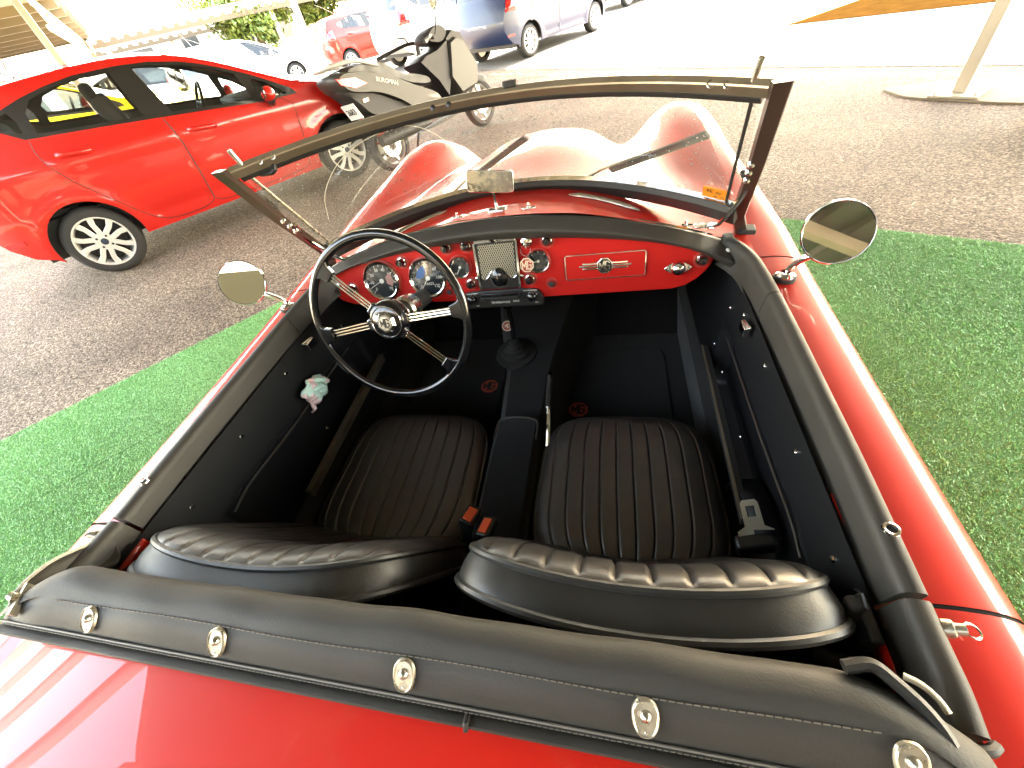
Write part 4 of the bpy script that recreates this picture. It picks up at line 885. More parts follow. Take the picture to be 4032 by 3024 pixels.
# wipers outside the glass
def wiper(pv, a, b):
    dz = V(0,.006,.008)
    q = MB(); q.tube([V(pv)+dz*.6, (V(pv)+V(a)*2)/3+dz*2.2, (V(a)+V(b))/2+dz*2.4], [.005,.004,.003], 8); w_ = q.build('wiper', M['steelpaint'], car)
    q = MB(); q.bar(V(a)+dz*1.5, V(b)+dz*1.5, .006, .016, up=(0,-.6,.8)); q.build('blade', M['rubber'], w_)
    q = MB(); q.lathe([(.012,-.02),(.012,.004),(.008,.010),(.0001,.012)], V(pv), (0,.3,1), 14); q.build('spindle', M['chrome'], w_)
def gp_(t, s): return wg(t, s)
wiper(V(-.205,.262,.905), gp_(-.155,.19), gp_(.128,.50)); wiper(V(.205,.252,.905), gp_(.50,.10), gp_(.875,.585))
# inside mirror
q = MB(); q.prism(rrect(.050,.020,.006,3), V(-.024,.088,.9085), (1,0,0), (0,1,0), (0,0,1), .010); rv = q.build('inside_mirror', M['chrome'], car, bevel=.002)
q = MB(); q.tube([(-.024,.088,.914),(-.026,.092,.962)], .0038, 8); q.build('stalk', M['chrome'], rv)
mx, my, mn = V(1,-.06,-.10).normalized(), None, V(.03,-1,.16).normalized(); my = mn.cross(mx)*-1 if mn.cross(mx).z < 0 else mn.cross(mx)
mc = V(-.031,.092,.986)
q = MB(); q.prism(rrect(.128,.053,.010,5), mc-mn*.006, mx, my, mn, .006); q.build('backing', M['chrome'], rv, bevel=.002)
q = MB(); q.prism(rrect(.122,.047,.008,5), mc+mn*.0003, mx, my, mn, .0008); q.build('glass', M['mirror_old'] if 'mirror_old' in M else M['mirror'], rv, smooth=0)
# demister slots and studs on the scuttle
def scz(x, y):
    r = top_row(y, 2); return float(np.interp(x, [p[0] for p in r], [p[2] for p in r]))
for a, b in (((-.365,.125),(-.198,.176)),((.160,.182),(.345,.105))):
    path = [V(lerp(a[0],b[0],k/8), lerp(a[1],b[1],k/8)+.012*math.sin(pi*k/8), 0) for k in range(9)]
    path = [V(p.x,p.y,scz(p.x,p.y)+.004) for p in path]
    q = MB(); q.tube(path, [.003]+[.0095]*7+[.003], 8, flat=.45, up=(0,0,1)); dv = q.build('demister_vent', M['chrome'], car)
    q = MB(); q.tube([p+V(0,0,.0048) for p in path[1:-1]], .0035, 6, flat=.3, up=(0,0,1)); q.build('slot', M['steelpaint'], dv)
for x, y in ((-.138,.085),(.062,.083),(.455,.075)):
    z = scz(x,y); q = MB(); q.prism([(-.02,0),(-.012,-.006),(.012,-.006),(.02,0),(.012,.006),(-.012,.006)], V(x,y,z), (1,0,0), (0,1,0), (0,0,1), .003); sd_ = q.build('tonneau_stud', M['chrome'], car, bevel=.001)
    q = MB(); q.lathe([(.0045,.003),(.0025,.006),(.004,.010),(.003,.014),(.0001,.015)], V(x,y,z), n=12); q.build('stud_pin', M['chrome'], sd_)
# round door mirrors
def door_mirror(s, base, head, nrm, r=.0585):
    base, head, n_ = V(base), V(head), V(nrm).normalized()
    q = MB(); q.lathe([(r,0),(r*1.03,-.004),(r*.96,-.014),(r*.6,-.026),(.0001,-.031)], head, n_, 40); dmr = q.build('door_mirror', M['chrome'], car)
    q = MB(); q.lathe([(.0001,.0006),(r*.955,.0006)], head, n_, 40); q.build('glass', M['mirror'], dmr)
    q = MB(); q.tube([head+(n_*.0+V(r*.0,0,0))+(V(0,0,0)), head], .001, 4)
    ed = head-n_*.010+((base-head)-n_*(base-head).dot(n_)).normalized()*r*.9
    q = MB(); q.tube(smooth_curve([base+V(0,0,.004), base+V(s*.004,0,.022), lerp(base,ed,.55)+V(0,0,.014), ed],5), [.011]+[.0085]*5+[.0065]*10, 10) if False else q.tube(smooth_curve([base+V(0,0,.004), base+V(s*.006,.002,.024), lerp(base,ed,.6)+V(0,0,.012), ed],5), .0068, 10); q.build('arm', M['chrome'], dmr)
    q = MB(); q.lathe([(.019,0),(.0185,.008),(.012,.012),(.010,.016)], base, (0,0,1), 18); q.build('foot', M['chrome'], dmr)
    q = MB(); q.lathe([(.022,-.004),(.022,.004),(.019,.005)], base, (0,0,1), 18); q.build('gasket', M['rubber'], dmr)
door_mirror(1, (.634,-.128,.789), (.694,-.142,.893), (-.24,-1,.66))
door_mirror(-1, (-.634,-.128,.789), (-.712,-.142,.886), (.56,-1,.50))
# ------------------------------------------------------------------ seats, belts, hood bag
def sgnpow(a, e): return math.copysign(abs(a)**e, a)
def cushion(cx, skew, lab):
    cy_, hw, hl, z0 = -.425, .218, .222, .405
    rows = []; nx = 260; ny = 46
    for j in range(ny+1):
        b = -math.cos(pi*j/ny); n_ = 4.2; k = (max(0, 1-abs(b)**n_))**(1/n_); r = []
        for i in range(nx+1):
            a = -math.cos(pi*i/nx)*.35+(-1+2*i/nx)*.65
            x = a*hw*(k*.999+.001)*(1-.03*b)
            edge = (max(0,1-abs(a)**7))**.5*(max(0,1-abs(b)**7))**.5
            xn = a*hw*(1-.03*b); pitch = .0405; ph = (xn/pitch+.5) % 1.0; gd = min(ph,1-ph)*pitch
            inner = 1/(1+math.exp((abs(a)-.90)*60))/(1+math.exp((b-.80)*40))
            groove = .0042*math.exp(-(gd/.0022)**2)*inner + .0010*(math.cos(2*pi*ph)+0)*inner*0
            dome = .020*(1-a*a)*(1-.4*b*b)-.012*math.exp(-((a)**2/.35+(b+.2)**2/.5))
            wr = .0010*math.sin(37*x+23*b+skew)*math.sin(11*b+5*x)*inner
            r.append((cx+x, cy_+hl*b, z0-.012+.034*edge+dome*edge-groove+wr))
        rows.append(r)
    q = MB(); q.grid(rows); s = q.build('seat_cushion', M['leather'], car, smooth=60); tag(s, lab)
    out = []
    for k in range(72):
        a = 2*pi*k/72; X = hw*sgnpow(math.cos(a), 2/4.2); Y = hl*sgnpow(math.sin(a), 2/4.2); out.append((cx+X*(1-.03*Y/hl), cy_+Y))
    q = MB(); q.tube([(x,y,z0-.010) for x,y in out], .0046, 8, closed=True); q.build('piping', M['leather'], s)
    q = MB(); q.grid([[(x,y,z) for x,y in out] for z in (.265,.33,z0-.012)], closev=True); q.build('side_band', M['vinyl'], s)
def seatback(cx, lab, lean=22.5):
    base = V(cx,-.632,.395); ln = math.radians(lean); up = V(0,-math.sin(ln),math.cos(ln)); nf = V(0,math.cos(ln),math.sin(ln))
    hw, hv, vc, e = .243, .228, .218, 2/4.3
    def P(X, Vv, Nn): return base+V(1,0,0)*X+up*Vv+nf*(Nn+.55*X*X)
    NA = 600
    def ol(sc=1.0, add=0.0):
        o = []
        for k in range(NA):
            a = 2*pi*k/NA; o.append((sgnpow(math.cos(a),e)*(hw*sc+add), vc+sgnpow(math.sin(a),e)*(hv*sc+add)))
        return o
    O = ol()
    # pleated front: columns follow the pleats, grooves pressed in along the surface normal
    ne_ = 4.3; pitch = .0442; npl = 11; xs_ = []
    for k in range(npl):
        for j in range(10): xs_.append(-hw+(k+j/10)*(2*hw/npl))
    xs_.append(hw); xs_ = [max(-hw*.9995, min(hw*.9995, x)) for x in xs_]; pw = 2*hw/npl
    ts_ = [math.sin(pi/2*(-1+2*j/70)) for j in range(71)]
    P0 = np.zeros((len(xs_), 71, 3)); G0 = np.zeros((len(xs_), 71))
    for i, x in enumerate(xs_):
        hx = hv*(1-abs(x/hw)**ne_)**(1/ne_)
        for j, t_ in enumerate(ts_):
            v_ = vc+hx*t_; r = min(1, (abs(x/hw)**ne_+abs((v_-vc)/hv)**ne_)**(1/ne_))
            pf = .036*max(0,1-r**5)**.6-.020*math.exp(-(((x/hw)**2+((v_-vc)/hv)**2)/.35))
            P0[i,j] = P(x, v_, pf); ph = ((x+hw)/pw) % 1.0; gd = min(ph,1-ph)*pw
            ins = 1/(1+math.exp((r-.975)*120)) if abs(x) < hw-.02 else 0
            G0[i,j] = (.0052*math.exp(-(gd/.0030)**2)-.0007*math.sin(pi*ph))*ins
    du_ = np.gradient(P0, axis=0); dv_ = np.gradient(P0, axis=1); nn_ = np.cross(dv_, du_); nn_ /= np.linalg.norm(nn_, axis=2)[:,:,None]+1e-12
    if nn_[len(xs_)//2,35,1] < 0: nn_ = -nn_
    P0 -= nn_*G0[:,:,None]
    rings = [[tuple(P0[i,j]) for j in range(71)] for i in range(len(xs_))]
    q = MB(); q.grid(rings); s = q.build('seat_back', M['leather'], car, smooth=70); tag(s, lab)
    q = MB(); q.tube([P(X,Y,.0) for X,Y in O], .0056, 8, closed=True); q.build('front_piping', M['vinyl'], s)
    # side band
    O2 = ol(1.0,.014); band = []
    for k in range(7):
        f_ = k/6; band.append([P(lerp(O[i][0],O2[i][0],math.sin(f_*pi/2)), lerp(O[i][1],O2[i][1],math.sin(f_*pi/2)), -.002-.046*f_) for i in range(NA)])
    q = MB(); q.grid(band, closev=True, flip=True); q.build('border', M['vinyl'], s, smooth=70)
    q = MB(); q.tube([P(X,Y,-.048) for X,Y in O2], .0062, 8, closed=True); q.build('back_piping', M['vinyl'], s)
    bk = []
    for k in range(8):
        r = 1-k/7; bk.append([P(X*r, vc+(Y-vc)*r, -.052-.020*(1-r*r)) for X,Y in O2])
    q = MB(); q.grid(bk, closev=True, flip=True); q.build('back_shell', M['vinyl'], s, smooth=70)
cushion(.302, 0.0, 'passenger seat cushion, flat and evenly pleated'); cushion(-.300, 2.2, "driver's seat cushion, creased by use")
seatback(.293, 'passenger seat back'); seatback(-.290, "driver's seat back", 26.0)
# buckles between the seats
for c, ax in (((-.045,-.585,.505),(.35,.2,1)),((.000,-.606,.500),(-.2,.15,1))):
    az = V(ax).normalized(); ay = V(.25,1,-.2); ay = (ay-az*ay.dot(az)).normalized(); axx = ay.cross(az)
    q = MB(); q.box(c, (.034,.052,.024), (axx,ay,az)); bk = q.build('belt_buckle', M['blackp'], car, bevel=.004)
    q = MB(); q.box(V(c)+az*.0125-ay*.002, (.021,.036,.006), (axx,ay,az)); q.build('release_button', M['orange'], bk, bevel=.002)
    q = MB(); q.bar(V(c)-ay*.02, V(c)-ay*.05-V(0,0,.10), .022, .006); q.build('stalk', M['blackp'], bk)
# retracted passenger belt: tongue, webbing, cover
q = MB(); q.grid([[(.545,-.395,.36),(.60,-.395,.36)],[(.545,-.41,.43),(.598,-.415,.44)],[(.547,-.48,.465),(.598,-.49,.47)],[(.55,-.56,.47),(.596,-.565,.475)]]); q.build('belt_webbing', M['card'], car, solid=.004)
q = MB(); q.box((.553,-.572,.448), (.074,.030,.040), (V(.96,.1,.2).normalized(), V(-.1,.99,0), V(-.2,0,.98))); bc = q.build('belt_cover', M['blackp'], car, bevel=.006)
tx, ty, tz = V(.97,.12,.15).normalized(), None, V(-.05,-.55,.85).normalized(); tz = (tz-tx*tz.dot(tx)).normalized(); ty = tz.cross(tx)
to_ = V(.550,-.535,.480)
q = MB(); outer = [(-.034,-.030),(.034,-.030),(.034,-.021),(.018,-.012),(.017,.034),(.012,.040),(-.012,.040),(-.017,.034),(-.018,-.012),(-.034,-.021)]; hole = [(-.0085,.006),(.0085,.006),(.0085,.028),(-.0085,.028)]
# plate with a slot: built from strips
for poly in ([(-.034,-.030),(.034,-.030),(.034,-.021),(.018,-.012),(-.018,-.012),(-.034,-.021)], [(-.018,-.0122),(.018,-.0122),(.0175,.006),(-.0175,.006)], [(-.0175,.0058),(-.0085,.0058),(-.0085,.028),(-.017,.028)], [(.0085,.0058),(.0175,.0058),(.017,.028),(.0085,.028)], [(-.017,.0278),(.017,.0278),(.0165,.034),(.012,.040),(-.012,.040),(-.0165,.034)]):
    q.prism(poly, to_, tx, ty, tz, .0025)
q.build('belt_tongue', M['tongue'], car, smooth=0)
# hood folded under its black bag
rows = []; prof0 = [(-.852,.70),(-.853,.76),(-.856,.806),(-.862,.830),(-.872,.8415),(-.888,.8455),(-.900,.8425),(-.909,.8385),(-.9175,.8345),(-.928,.826),(-.940,.8125),(-.947,.806)]
XS = np.linspace(-.612,.575,120)
for x in XS:
    e_l = max(0,(-.50-x)/.112); e_r = max(0,(x-.475)/.10); e_ = max(e_l,e_r); r = []
    wv = .002*math.sin(x*9+1)+.0014*math.sin(x*23+.5)+.0012*math.sin(x*47)
    for y, z in prof0:
        f_ = max(0,(z-.80)/.045); front = 1 if y > -.9 else 0
        yy = y+wv*front*f_ - (.045*e_**1.6 if y > -.905 else .01*e_)*1.0; zz = z-.028*min(1,e_)**2*f_+wv*.5*front
        r.append(V(x,yy,zz))
    rows.append(smooth_curve(r,3))
q = MB(); q.grid(rows); hb_ = q.build('hood_bag', M['hoodcloth'], car, smooth=70); tag(hb_, 'folded soft top under a black vinyl bag with plated fasteners')
def stitch(pts, pitch=.0075, r=.0007, name='stitching', m='thread', par=None):
    P_ = smooth_curve(pts,14); L_ = [0]
    for a, b in zip(P_[:-1],P_[1:]): L_.append(L_[-1]+(b-a).length)
    q = MB(); s = 0
    arr = np.array([list(p) for p in P_])
    while s < L_[-1]-pitch:
        A_ = V([float(np.interp(s, L_, arr[:,k])) for k in range(3)]); B_ = V([float(np.interp(s+pitch*.72, L_, arr[:,k])) for k in range(3)])
        q.tube([A_,B_], r, 5); s += pitch
    return q.build(name, M[m], par)
stitch([(x, -.909+.0012*math.sin(x*16), .8398+.0004*math.sin(x*20)) for x in np.linspace(-.50,.49,14)], par=hb_)
q = MB(); q.tube([(x,-.949,.8065) for x in np.linspace(-.606,.575,60)], .0095, 10, flat=.55, up=(0,.6,.8)); wl2 = q.build('rear_welt', M['hoodcloth'], hb_)
q = MB(); q.tube([(x,-.9412,.8142) for x in np.linspace(-.606,.575,60)], .0016, 6); q.build('welt_edge', M['welt'], hb_)
stitch([(x,-.9445,.8135) for x in (-.6,-.2,.2,.56)], .006, .0006, 'welt_stitching', 'welt', hb_)
q = MB(); q.box((.118,-.949,.808), (.006,.022,.012), (V(1,.15,0).normalized(), V(-.1,.8,-.6).normalized(), V(0,.6,.8))); q.build('welt_joint', M['hoodcloth'], hb_, bevel=.002)
for x in (-.427,-.210,.045,.296,.506):
    o_ = V(x,-.9245,.8307); ez = V(0,-.58,.81).normalized(); ex = V(1,0,0); ey = ez.cross(ex); egg = []
    for k in range(28):
        a = 2*pi*k/28; egg.append(((.0130+.0012*math.sin(a))*sgnpow(math.cos(a),.85), .0180*sgnpow(math.sin(a),.9)))
    q = MB(); q.prism(egg, o_-ez*.001, ex, ey, ez, .0035, taper=.9); fs_ = q.build('fastener', M['brass'], hb_, bevel=.0008)
    q = MB(); q.tube([o_+ex*a*.86+ey*b*.86+ez*.0026 for a,b in egg], .0011, 5, closed=True); q.build('fastener_rim', M['brass'], fs_)
    q = MB(); q.lathe([(.0058,.002),(.0052,.005),(.003,.0072),(.0001,.0078)], o_+ey*.0025, ez, 14); q.build('fastener_stud', M['steel'], fs_)
    q = MB(); q.lathe([(.0016,.002),(.0012,.0035),(.0001,.0038)], o_-ey*.0115, ez, 8); q.build('fastener_rivet', M['chrome'], fs_)
q = MB(); q.box((-.578,-.915,.829), (.004,.045,.012), (V(.9,.35,.2).normalized(), V(-.4,.9,0), V(0,0,1))); q.lathe([(.007,0),(.006,.01),(.0001,.013)], (-.582,-.915,.834), (-.9,.2,.3), 12); q.build('end_fastener', M['brass'], hb_)
# loose end flaps of the bag
def flap(outer, inner, pm, rad, fm='hoodcloth'):
    A_ = smooth_curve(outer,6); B_ = smooth_curve(inner,6); n = min(len(A_),len(B_))
    q = MB(); q.grid([[A_[i].lerp(B_[i],k/6)-V(0,0,.014*math.sin(pi*k/6)) for k in range(7)] for i in range(n)]); f_ = q.build('end_flap', M[fm], hb_, smooth=70, solid=.003)
    q = MB(); q.tube(A_, rad, 8); q.build('flap_welt', pm, hb_)
flap([(-.578,-.800,.780),(-.592,-.812,.790),(-.597,-.834,.806),(-.600,-.857,.820),(-.600,-.886,.829),(-.600,-.909,.829),(-.598,-.926,.822)],
     [(-.545,-.842,.770),(-.555,-.852,.775),(-.562,-.862,.780),(-.575,-.874,.790),(-.585,-.890,.802),(-.590,-.905,.812),(-.594,-.920,.815)], M['welt_light'], .0028)
flap([(.478,-.861,.835),(.500,-.857,.838),(.515,-.868,.836),(.531,-.885,.833),(.541,-.902,.828),(.545,-.918,.822),(.547,-.935,.812)],
     [(.520,-.868,.800),(.535,-.866,.803),(.547,-.874,.806),(.556,-.888,.808),(.562,-.903,.806),(.566,-.918,.802),(.570,-.934,.798)], M['vinyl'], .0062, 'vinyl')
q = MB(); q.tube(smooth_curve([(.540,-.855,.805),(.551,-.861,.807),(.559,-.871,.808),(.563,-.881,.807)],6), .0042, 8, flat=.5, up=(.3,.2,.9)); q.build('pale_strap', M['welt_light'], hb_)
q = MB(); q.tube(smooth_curve([(.562,-.900,.792),(.575,-.903,.795),(.588,-.902,.795),(.597,-.897,.792)],5), .0050, 8); q.build('corner_welt', M['vinylpad'], car)
# folded hood irons behind the passenger seat
q = MB(); q.tube([(.40,-.86,.74),(.47,-.865,.735),(.50,-.87,.70)], .009, 8); q.tube([(.44,-.862,.742),(.475,-.866,.71)], .006, 8); q.build('hood_irons', M['blackp'], car)
# ------------------------------------------------------------------ things left in the car
mm = MB()
for lab, c in (('black floor mat with a red badge in front of the passenger seat', (.295,.10,.201)), ("black floor mat with a red badge on the driver's side", (-.33,.13,.201))):
    m_ = empty('floor_mat', c, 0, lab, 'floor mat', 'floor mats')
    q = MB(); q.prism(rrect(.36,.44,.05,5), (0,0,0), (1,0,0), (0,1,0), (0,0,1), .008); q.build('mat', M['carpet'], m_, bevel=.003)
    bx = (-.140,-.110,.0085) if c[0] > 0 else (.125,-.020,.0085)
    q = MB(); q.prism(ngon(.036,8,pi/8), bx, (1,0,0), (0,1,0), (0,0,1), .002); bo = q.build('badge', M['matred'], m_, smooth=0)
    q = MB(); strokes(q, MGP, .006, V(bx)+V(0,0,.002), (1,0,0), (0,1,0), (0,0,1), .001, .034); q.build('badge_letters', M['carpet'], m_)
# crumpled tissue packet in the driver's door pocket
pk = empty('tissue_packet', (-.565,-.30,.60), 0, 'crumpled pale green and pink packet tucked into the left door pocket', 'packet')
rows = []
for i in range(13):
    u_ = i/12; r = []
    for j in range(13):
        v_ = j/12; y = lerp(-.046,.046,u_)+.012*math.sin(v_*4); z = lerp(-.020,.075,v_)-.030*abs(u_-.45)*v_*1.5
        x = -.004+.012*math.sin(u_*pi)*math.sin(v_*pi)+.006*math.sin(u_*17+v_*9)+.005*math.sin(v_*23-u_*7)
        r.append((x+.012+.02*v_, y, z))
    rows.append(r)
q = MB(); q.grid(rows, flip=True); q.build('wrapper', M['packet'], pk, smooth=30, solid=.006)
# ------------------------------------------------------------------ hatchback (one builder, the others are copies with their own paint)
HH = math.radians(40.7)
def arc(c, r, a0, a1, n): return [(c[0]+r*math.cos(math.radians(a)), c[1]+r*math.sin(math.radians(a))) for a in np.linspace(a0,a1,n)]
CH = [ # s, z on the side edge, ds, dz of the centre line, zone that starts here (rear bottom -> over the roof -> front bottom)
 (-.50,.335,-.07,0,'rear_bumper'),(-.60,.45,-.07,0,''),(-.655,.58,-.07,0,''),(-.645,.72,-.07,0,'tailgate'),(-.615,.88,-.06,0,''),(-.57,1.02,-.06,0,''),(-.51,1.13,-.05,.01,'rear_window'),(-.45,1.25,-.05,.02,''),(-.40,1.345,-.05,.03,'roof'),(-.28,1.395,-.02,.035,''),
 (-.05,1.420,0,.035,''),(.17,1.440,0,.035,''),(.40,1.452,0,.035,''),(.62,1.459,0,.035,''),(.82,1.456,0,.035,''),(.99,1.446,0,.035,''),(1.15,1.425,.01,.037,''),(1.30,1.395,.02,.04,'windscreen'),(1.46,1.345,.05,.045,''),(1.63,1.280,.07,.045,''),(1.85,1.175,.09,.045,''),(2.05,1.080,.10,.045,''),(2.22,1.000,.10,.045,''),
 (2.30,.985,.06,.045,'bonnet'),(2.42,.958,.05,.05,''),(2.55,.925,.05,.055,''),(2.66,.888,.06,.055,''),(2.77,.845,.08,.05,''),(2.87,.802,.10,.04,''),(2.97,.755,.12,.02,''),(3.06,.70,.13,.0,'front_bumper'),(3.13,.63,.13,0,''),(3.17,.54,.13,0,''),(3.18,.43,.12,0,''),(3.15,.33,.11,0,''),(3.06,.25,.10,0,'')]
FW = 2.489
bottom = [(2.90,.225)]+arc((FW,.30),.345,-12,192,22)+[(2.13,.232),(1.7,.232),(1.29,.232),(.8,.235),(.40,.240)]+arc((0,.30),.345,-10,190,22)+[(-.38,.285)]
OUT = [(c[0],c[1]) for c in CH]+bottom
def sc2(pts, n=4): return [(p.x,p.y) for p in smooth_curve([(a,b,0) for a,b in pts], n)]
DLO = sc2([(-.16,1.235),(-.05,1.192),(.07,1.108)],3)+[(.55,1.062),(1.02,1.012),(1.45,.965),(1.84,.920),(2.225,.902)]+[(2.19,.955),(1.99,1.075),(1.87,1.141),(1.67,1.235),(1.52,1.295),(1.39,1.336),(1.18,1.378),(.95,1.400),(.63,1.405),(.41,1.382),(.23,1.350),(.08,1.312),(-.06,1.268)]
WIN = [ [(.165,1.125),(.55,1.088),(.905,1.052),(.885,1.14),(.865,1.375),(.63,1.381),(.43,1.360),(.27,1.325),(.19,1.255)],
        [(1.115,1.030),(1.45,.992),(1.80,.952),(1.80,.99),(1.765,1.165),(1.60,1.243),(1.39,1.312),(1.18,1.355),(1.035,1.370),(1.045,1.32)],
        [(1.87,.945),(2.14,.922),(1.99,1.045),(1.865,1.112)],
        [(-.085,1.232),(.03,1.165),(.085,1.150),(.10,1.22),(.085,1.285),(.0,1.268)] ]
RD = sc2([(.085,1.095),(.066,1.03),(.068,.959),(.100,.86),(.156,.756),(.305,.556),(.42,.40),(.479,.342),(.56,.290),(.70,.268),(.86,.268),(.96,.285),(1.010,.318)],2)+[(1.028,.55),(1.043,.80),(1.036,.889),(1.018,1.008)]
FD = [(1.022,1.006),(1.040,.889),(1.047,.80),(1.032,.55),(1.014,.318)]+sc2([(1.05,.285),(1.15,.268),(1.5,.265),(1.85,.268),(1.98,.285),(2.04,.34),(2.085,.52),(2.11,.66),(2.13,.78),(2.12,.85),(2.05,.905)],2)+[(1.84,.916)]
CW = .852
def lat(s, z):
    fs = 1-.030*max(0,(s-1.9)/1.3)**1.5-.26*max(0,(s-2.75)/.43)**2.2-.035*max(0,(.2-s)/.9)**1.3-.16*max(0,(-.25-s)/.42)**2.2
    fz = interp(z, [(.20,.945),(.30,.972),(.45,.992),(.60,1.0),(.75,.993),(.86,.985),(.93,.972),(.97,.962)])
    x = CW*fs*fz
    if z > .95: x -= .345*(z-.95)+.20*max(0,z-1.38)**1.2*2
    crease = (.93-.055*s)   # shoulder crease
    x += .010*math.exp(-((z-crease)/.055)**2)*(1 if .1 < s < 2.9 else .4)
    for c in (0,FW):         # flared arches
        d = math.hypot(s-c, z-.30); x += .014*math.exp(-((d-.37)/.05)**2)
    low = math.exp(-((z-.36)/.06)**2); x -= .012*low*(1 if .5 < s < 2.0 else 0)
    return x
def pip(x, y, poly):
    r = False; n = len(poly)
    for i in range(n):
        x1,y1 = poly[i]; x2,y2 = poly[(i+1) % n]
        if (y1 > y) != (y2 > y) and x < (x2-x1)*(y-y1)/(y2-y1)+x1: r = not r
    return r
def cdt_regions():
    vc = []; ed = []
    for poly in [OUT, DLO]+WIN+[RD, FD]:
        o = len(vc); vc += [Vector(p) for p in poly]; ed += [(o+i, o+(i+1) % len(poly)) for i in range(len(poly))]
    for s in np.arange(-.62,3.16,.045):
        for z in np.arange(.26,1.44,.032): vc.append(Vector((s, z)))
    v, e, f, *_ = geometry.delaunay_2d_cdt(vc, ed, [], 0, 1e-4)
    reg = {'body':[], 'door0':[], 'door1':[], 'trim':[], 'win0':[], 'win1':[], 'win2':[], 'win3':[]}
    for t in f:
        cx = sum(v[i].x for i in t)/3; cz = sum(v[i].y for i in t)/3
        if not pip(cx, cz, OUT): continue
        k = 'body'
        if pip(cx,cz,DLO):
            k = 'trim'
            for i, w in enumerate(WIN):
                if pip(cx,cz,w): k = 'win%d' % i
        elif pip(cx,cz,RD): k = 'door0'
        elif pip(cx,cz,FD): k = 'door1'
        reg[k].append(t)
    return v, reg
VV, REG = cdt_regions()
def side_mb(key, sg, inset=0.0):
    mb = MB(); idx = {}
    for t in REG[key]:
        fc = []
        for i in t:
            if i not in idx:
                s, z = VV[i]; idx[i] = len(mb.v); mb.v.append((sg*(lat(s,z)-inset), s, z))
            fc.append(idx[i])
        a, b, c = [V(mb.v[k]) for k in fc]; n_ = (b-a).cross(c-a)
        mb.f.append(tuple(fc) if n_.x*sg > 0 else tuple(reversed(fc)))
    return mb
def alloy(parent, c, sg, r=.292, w=.195):
    c = V(c); ax = V(sg,0,0); e1, e2 = V(0,1,0), V(0,0,1)
    t = MB(); t.lathe([(r*.70,-w/2),(r*.88,-w/2),(r*.97,-w*.40),(r,-w*.28),(r,w*.28),(r*.97,w*.40),(r*.90,w/2),(r*.80,w*.52),(r*.72,w*.49)], c, ax, 44); tw = t.build('wheel', M['tyre'], parent)
    q = MB(); q.lathe([(r*.735,w*.50),(r*.70,w*.50),(r*.675,w*.44),(r*.65,w*.1),(r*.63,-w*.2),(.0001,-w*.2)], c, ax, 40); q.build('rim_barrel', M['alloy'], tw)
    q = MB(); q.lathe([(r*.62,w*.02),(.0001,w*.02)], c, ax, 30); q.build('brake', M['rubber'], tw)
    q = MB()
    for k in range(5):
        a = pi/2+2*pi*k/5+.16; rd = e1*math.cos(a)+e2*math.sin(a); pe = -e1*math.sin(a)+e2*math.cos(a)
        for s in (-1,1):   # split spoke
            P_ = [(r*.16,s*r*.015),(r*.30,s*r*.03),(r*.50,s*r*.06),(r*.70,s*r*.13),(r*.70,s*r*.36),(r*.60,s*r*.27),(r*.46,s*r*.19),(r*.30,s*r*.17),(r*.17,s*r*.15)]
            q.prism(P_ if s > 0 else P_[::-1], c+ax*(w*.36), rd, pe, ax, w*.10)
    q.build('spokes', M['alloy'], tw, bevel=.004)
    q = MB(); q.lathe([(r*.26,w*.34),(r*.25,w*.46),(r*.10,w*.47),(.0001,w*.47)], c, ax, 24); hbm = q.build('hub', M['alloy'], tw)
    q = MB(); q.lathe([(r*.10,w*.47),(r*.09,w*.50),(.0001,w*.51)], c, ax, 18); q.build('hub_cap', M['darkp'], tw)
    for k in range(4):
        a = pi/4+pi/2*k; q = MB(); q.lathe([(r*.036,w*.40),(r*.036,w*.475),(.0001,w*.478)], c+(e1*math.cos(a)+e2*math.sin(a))*r*.185, ax, 6); q.build('wheel_nut', M['rubber'], tw)
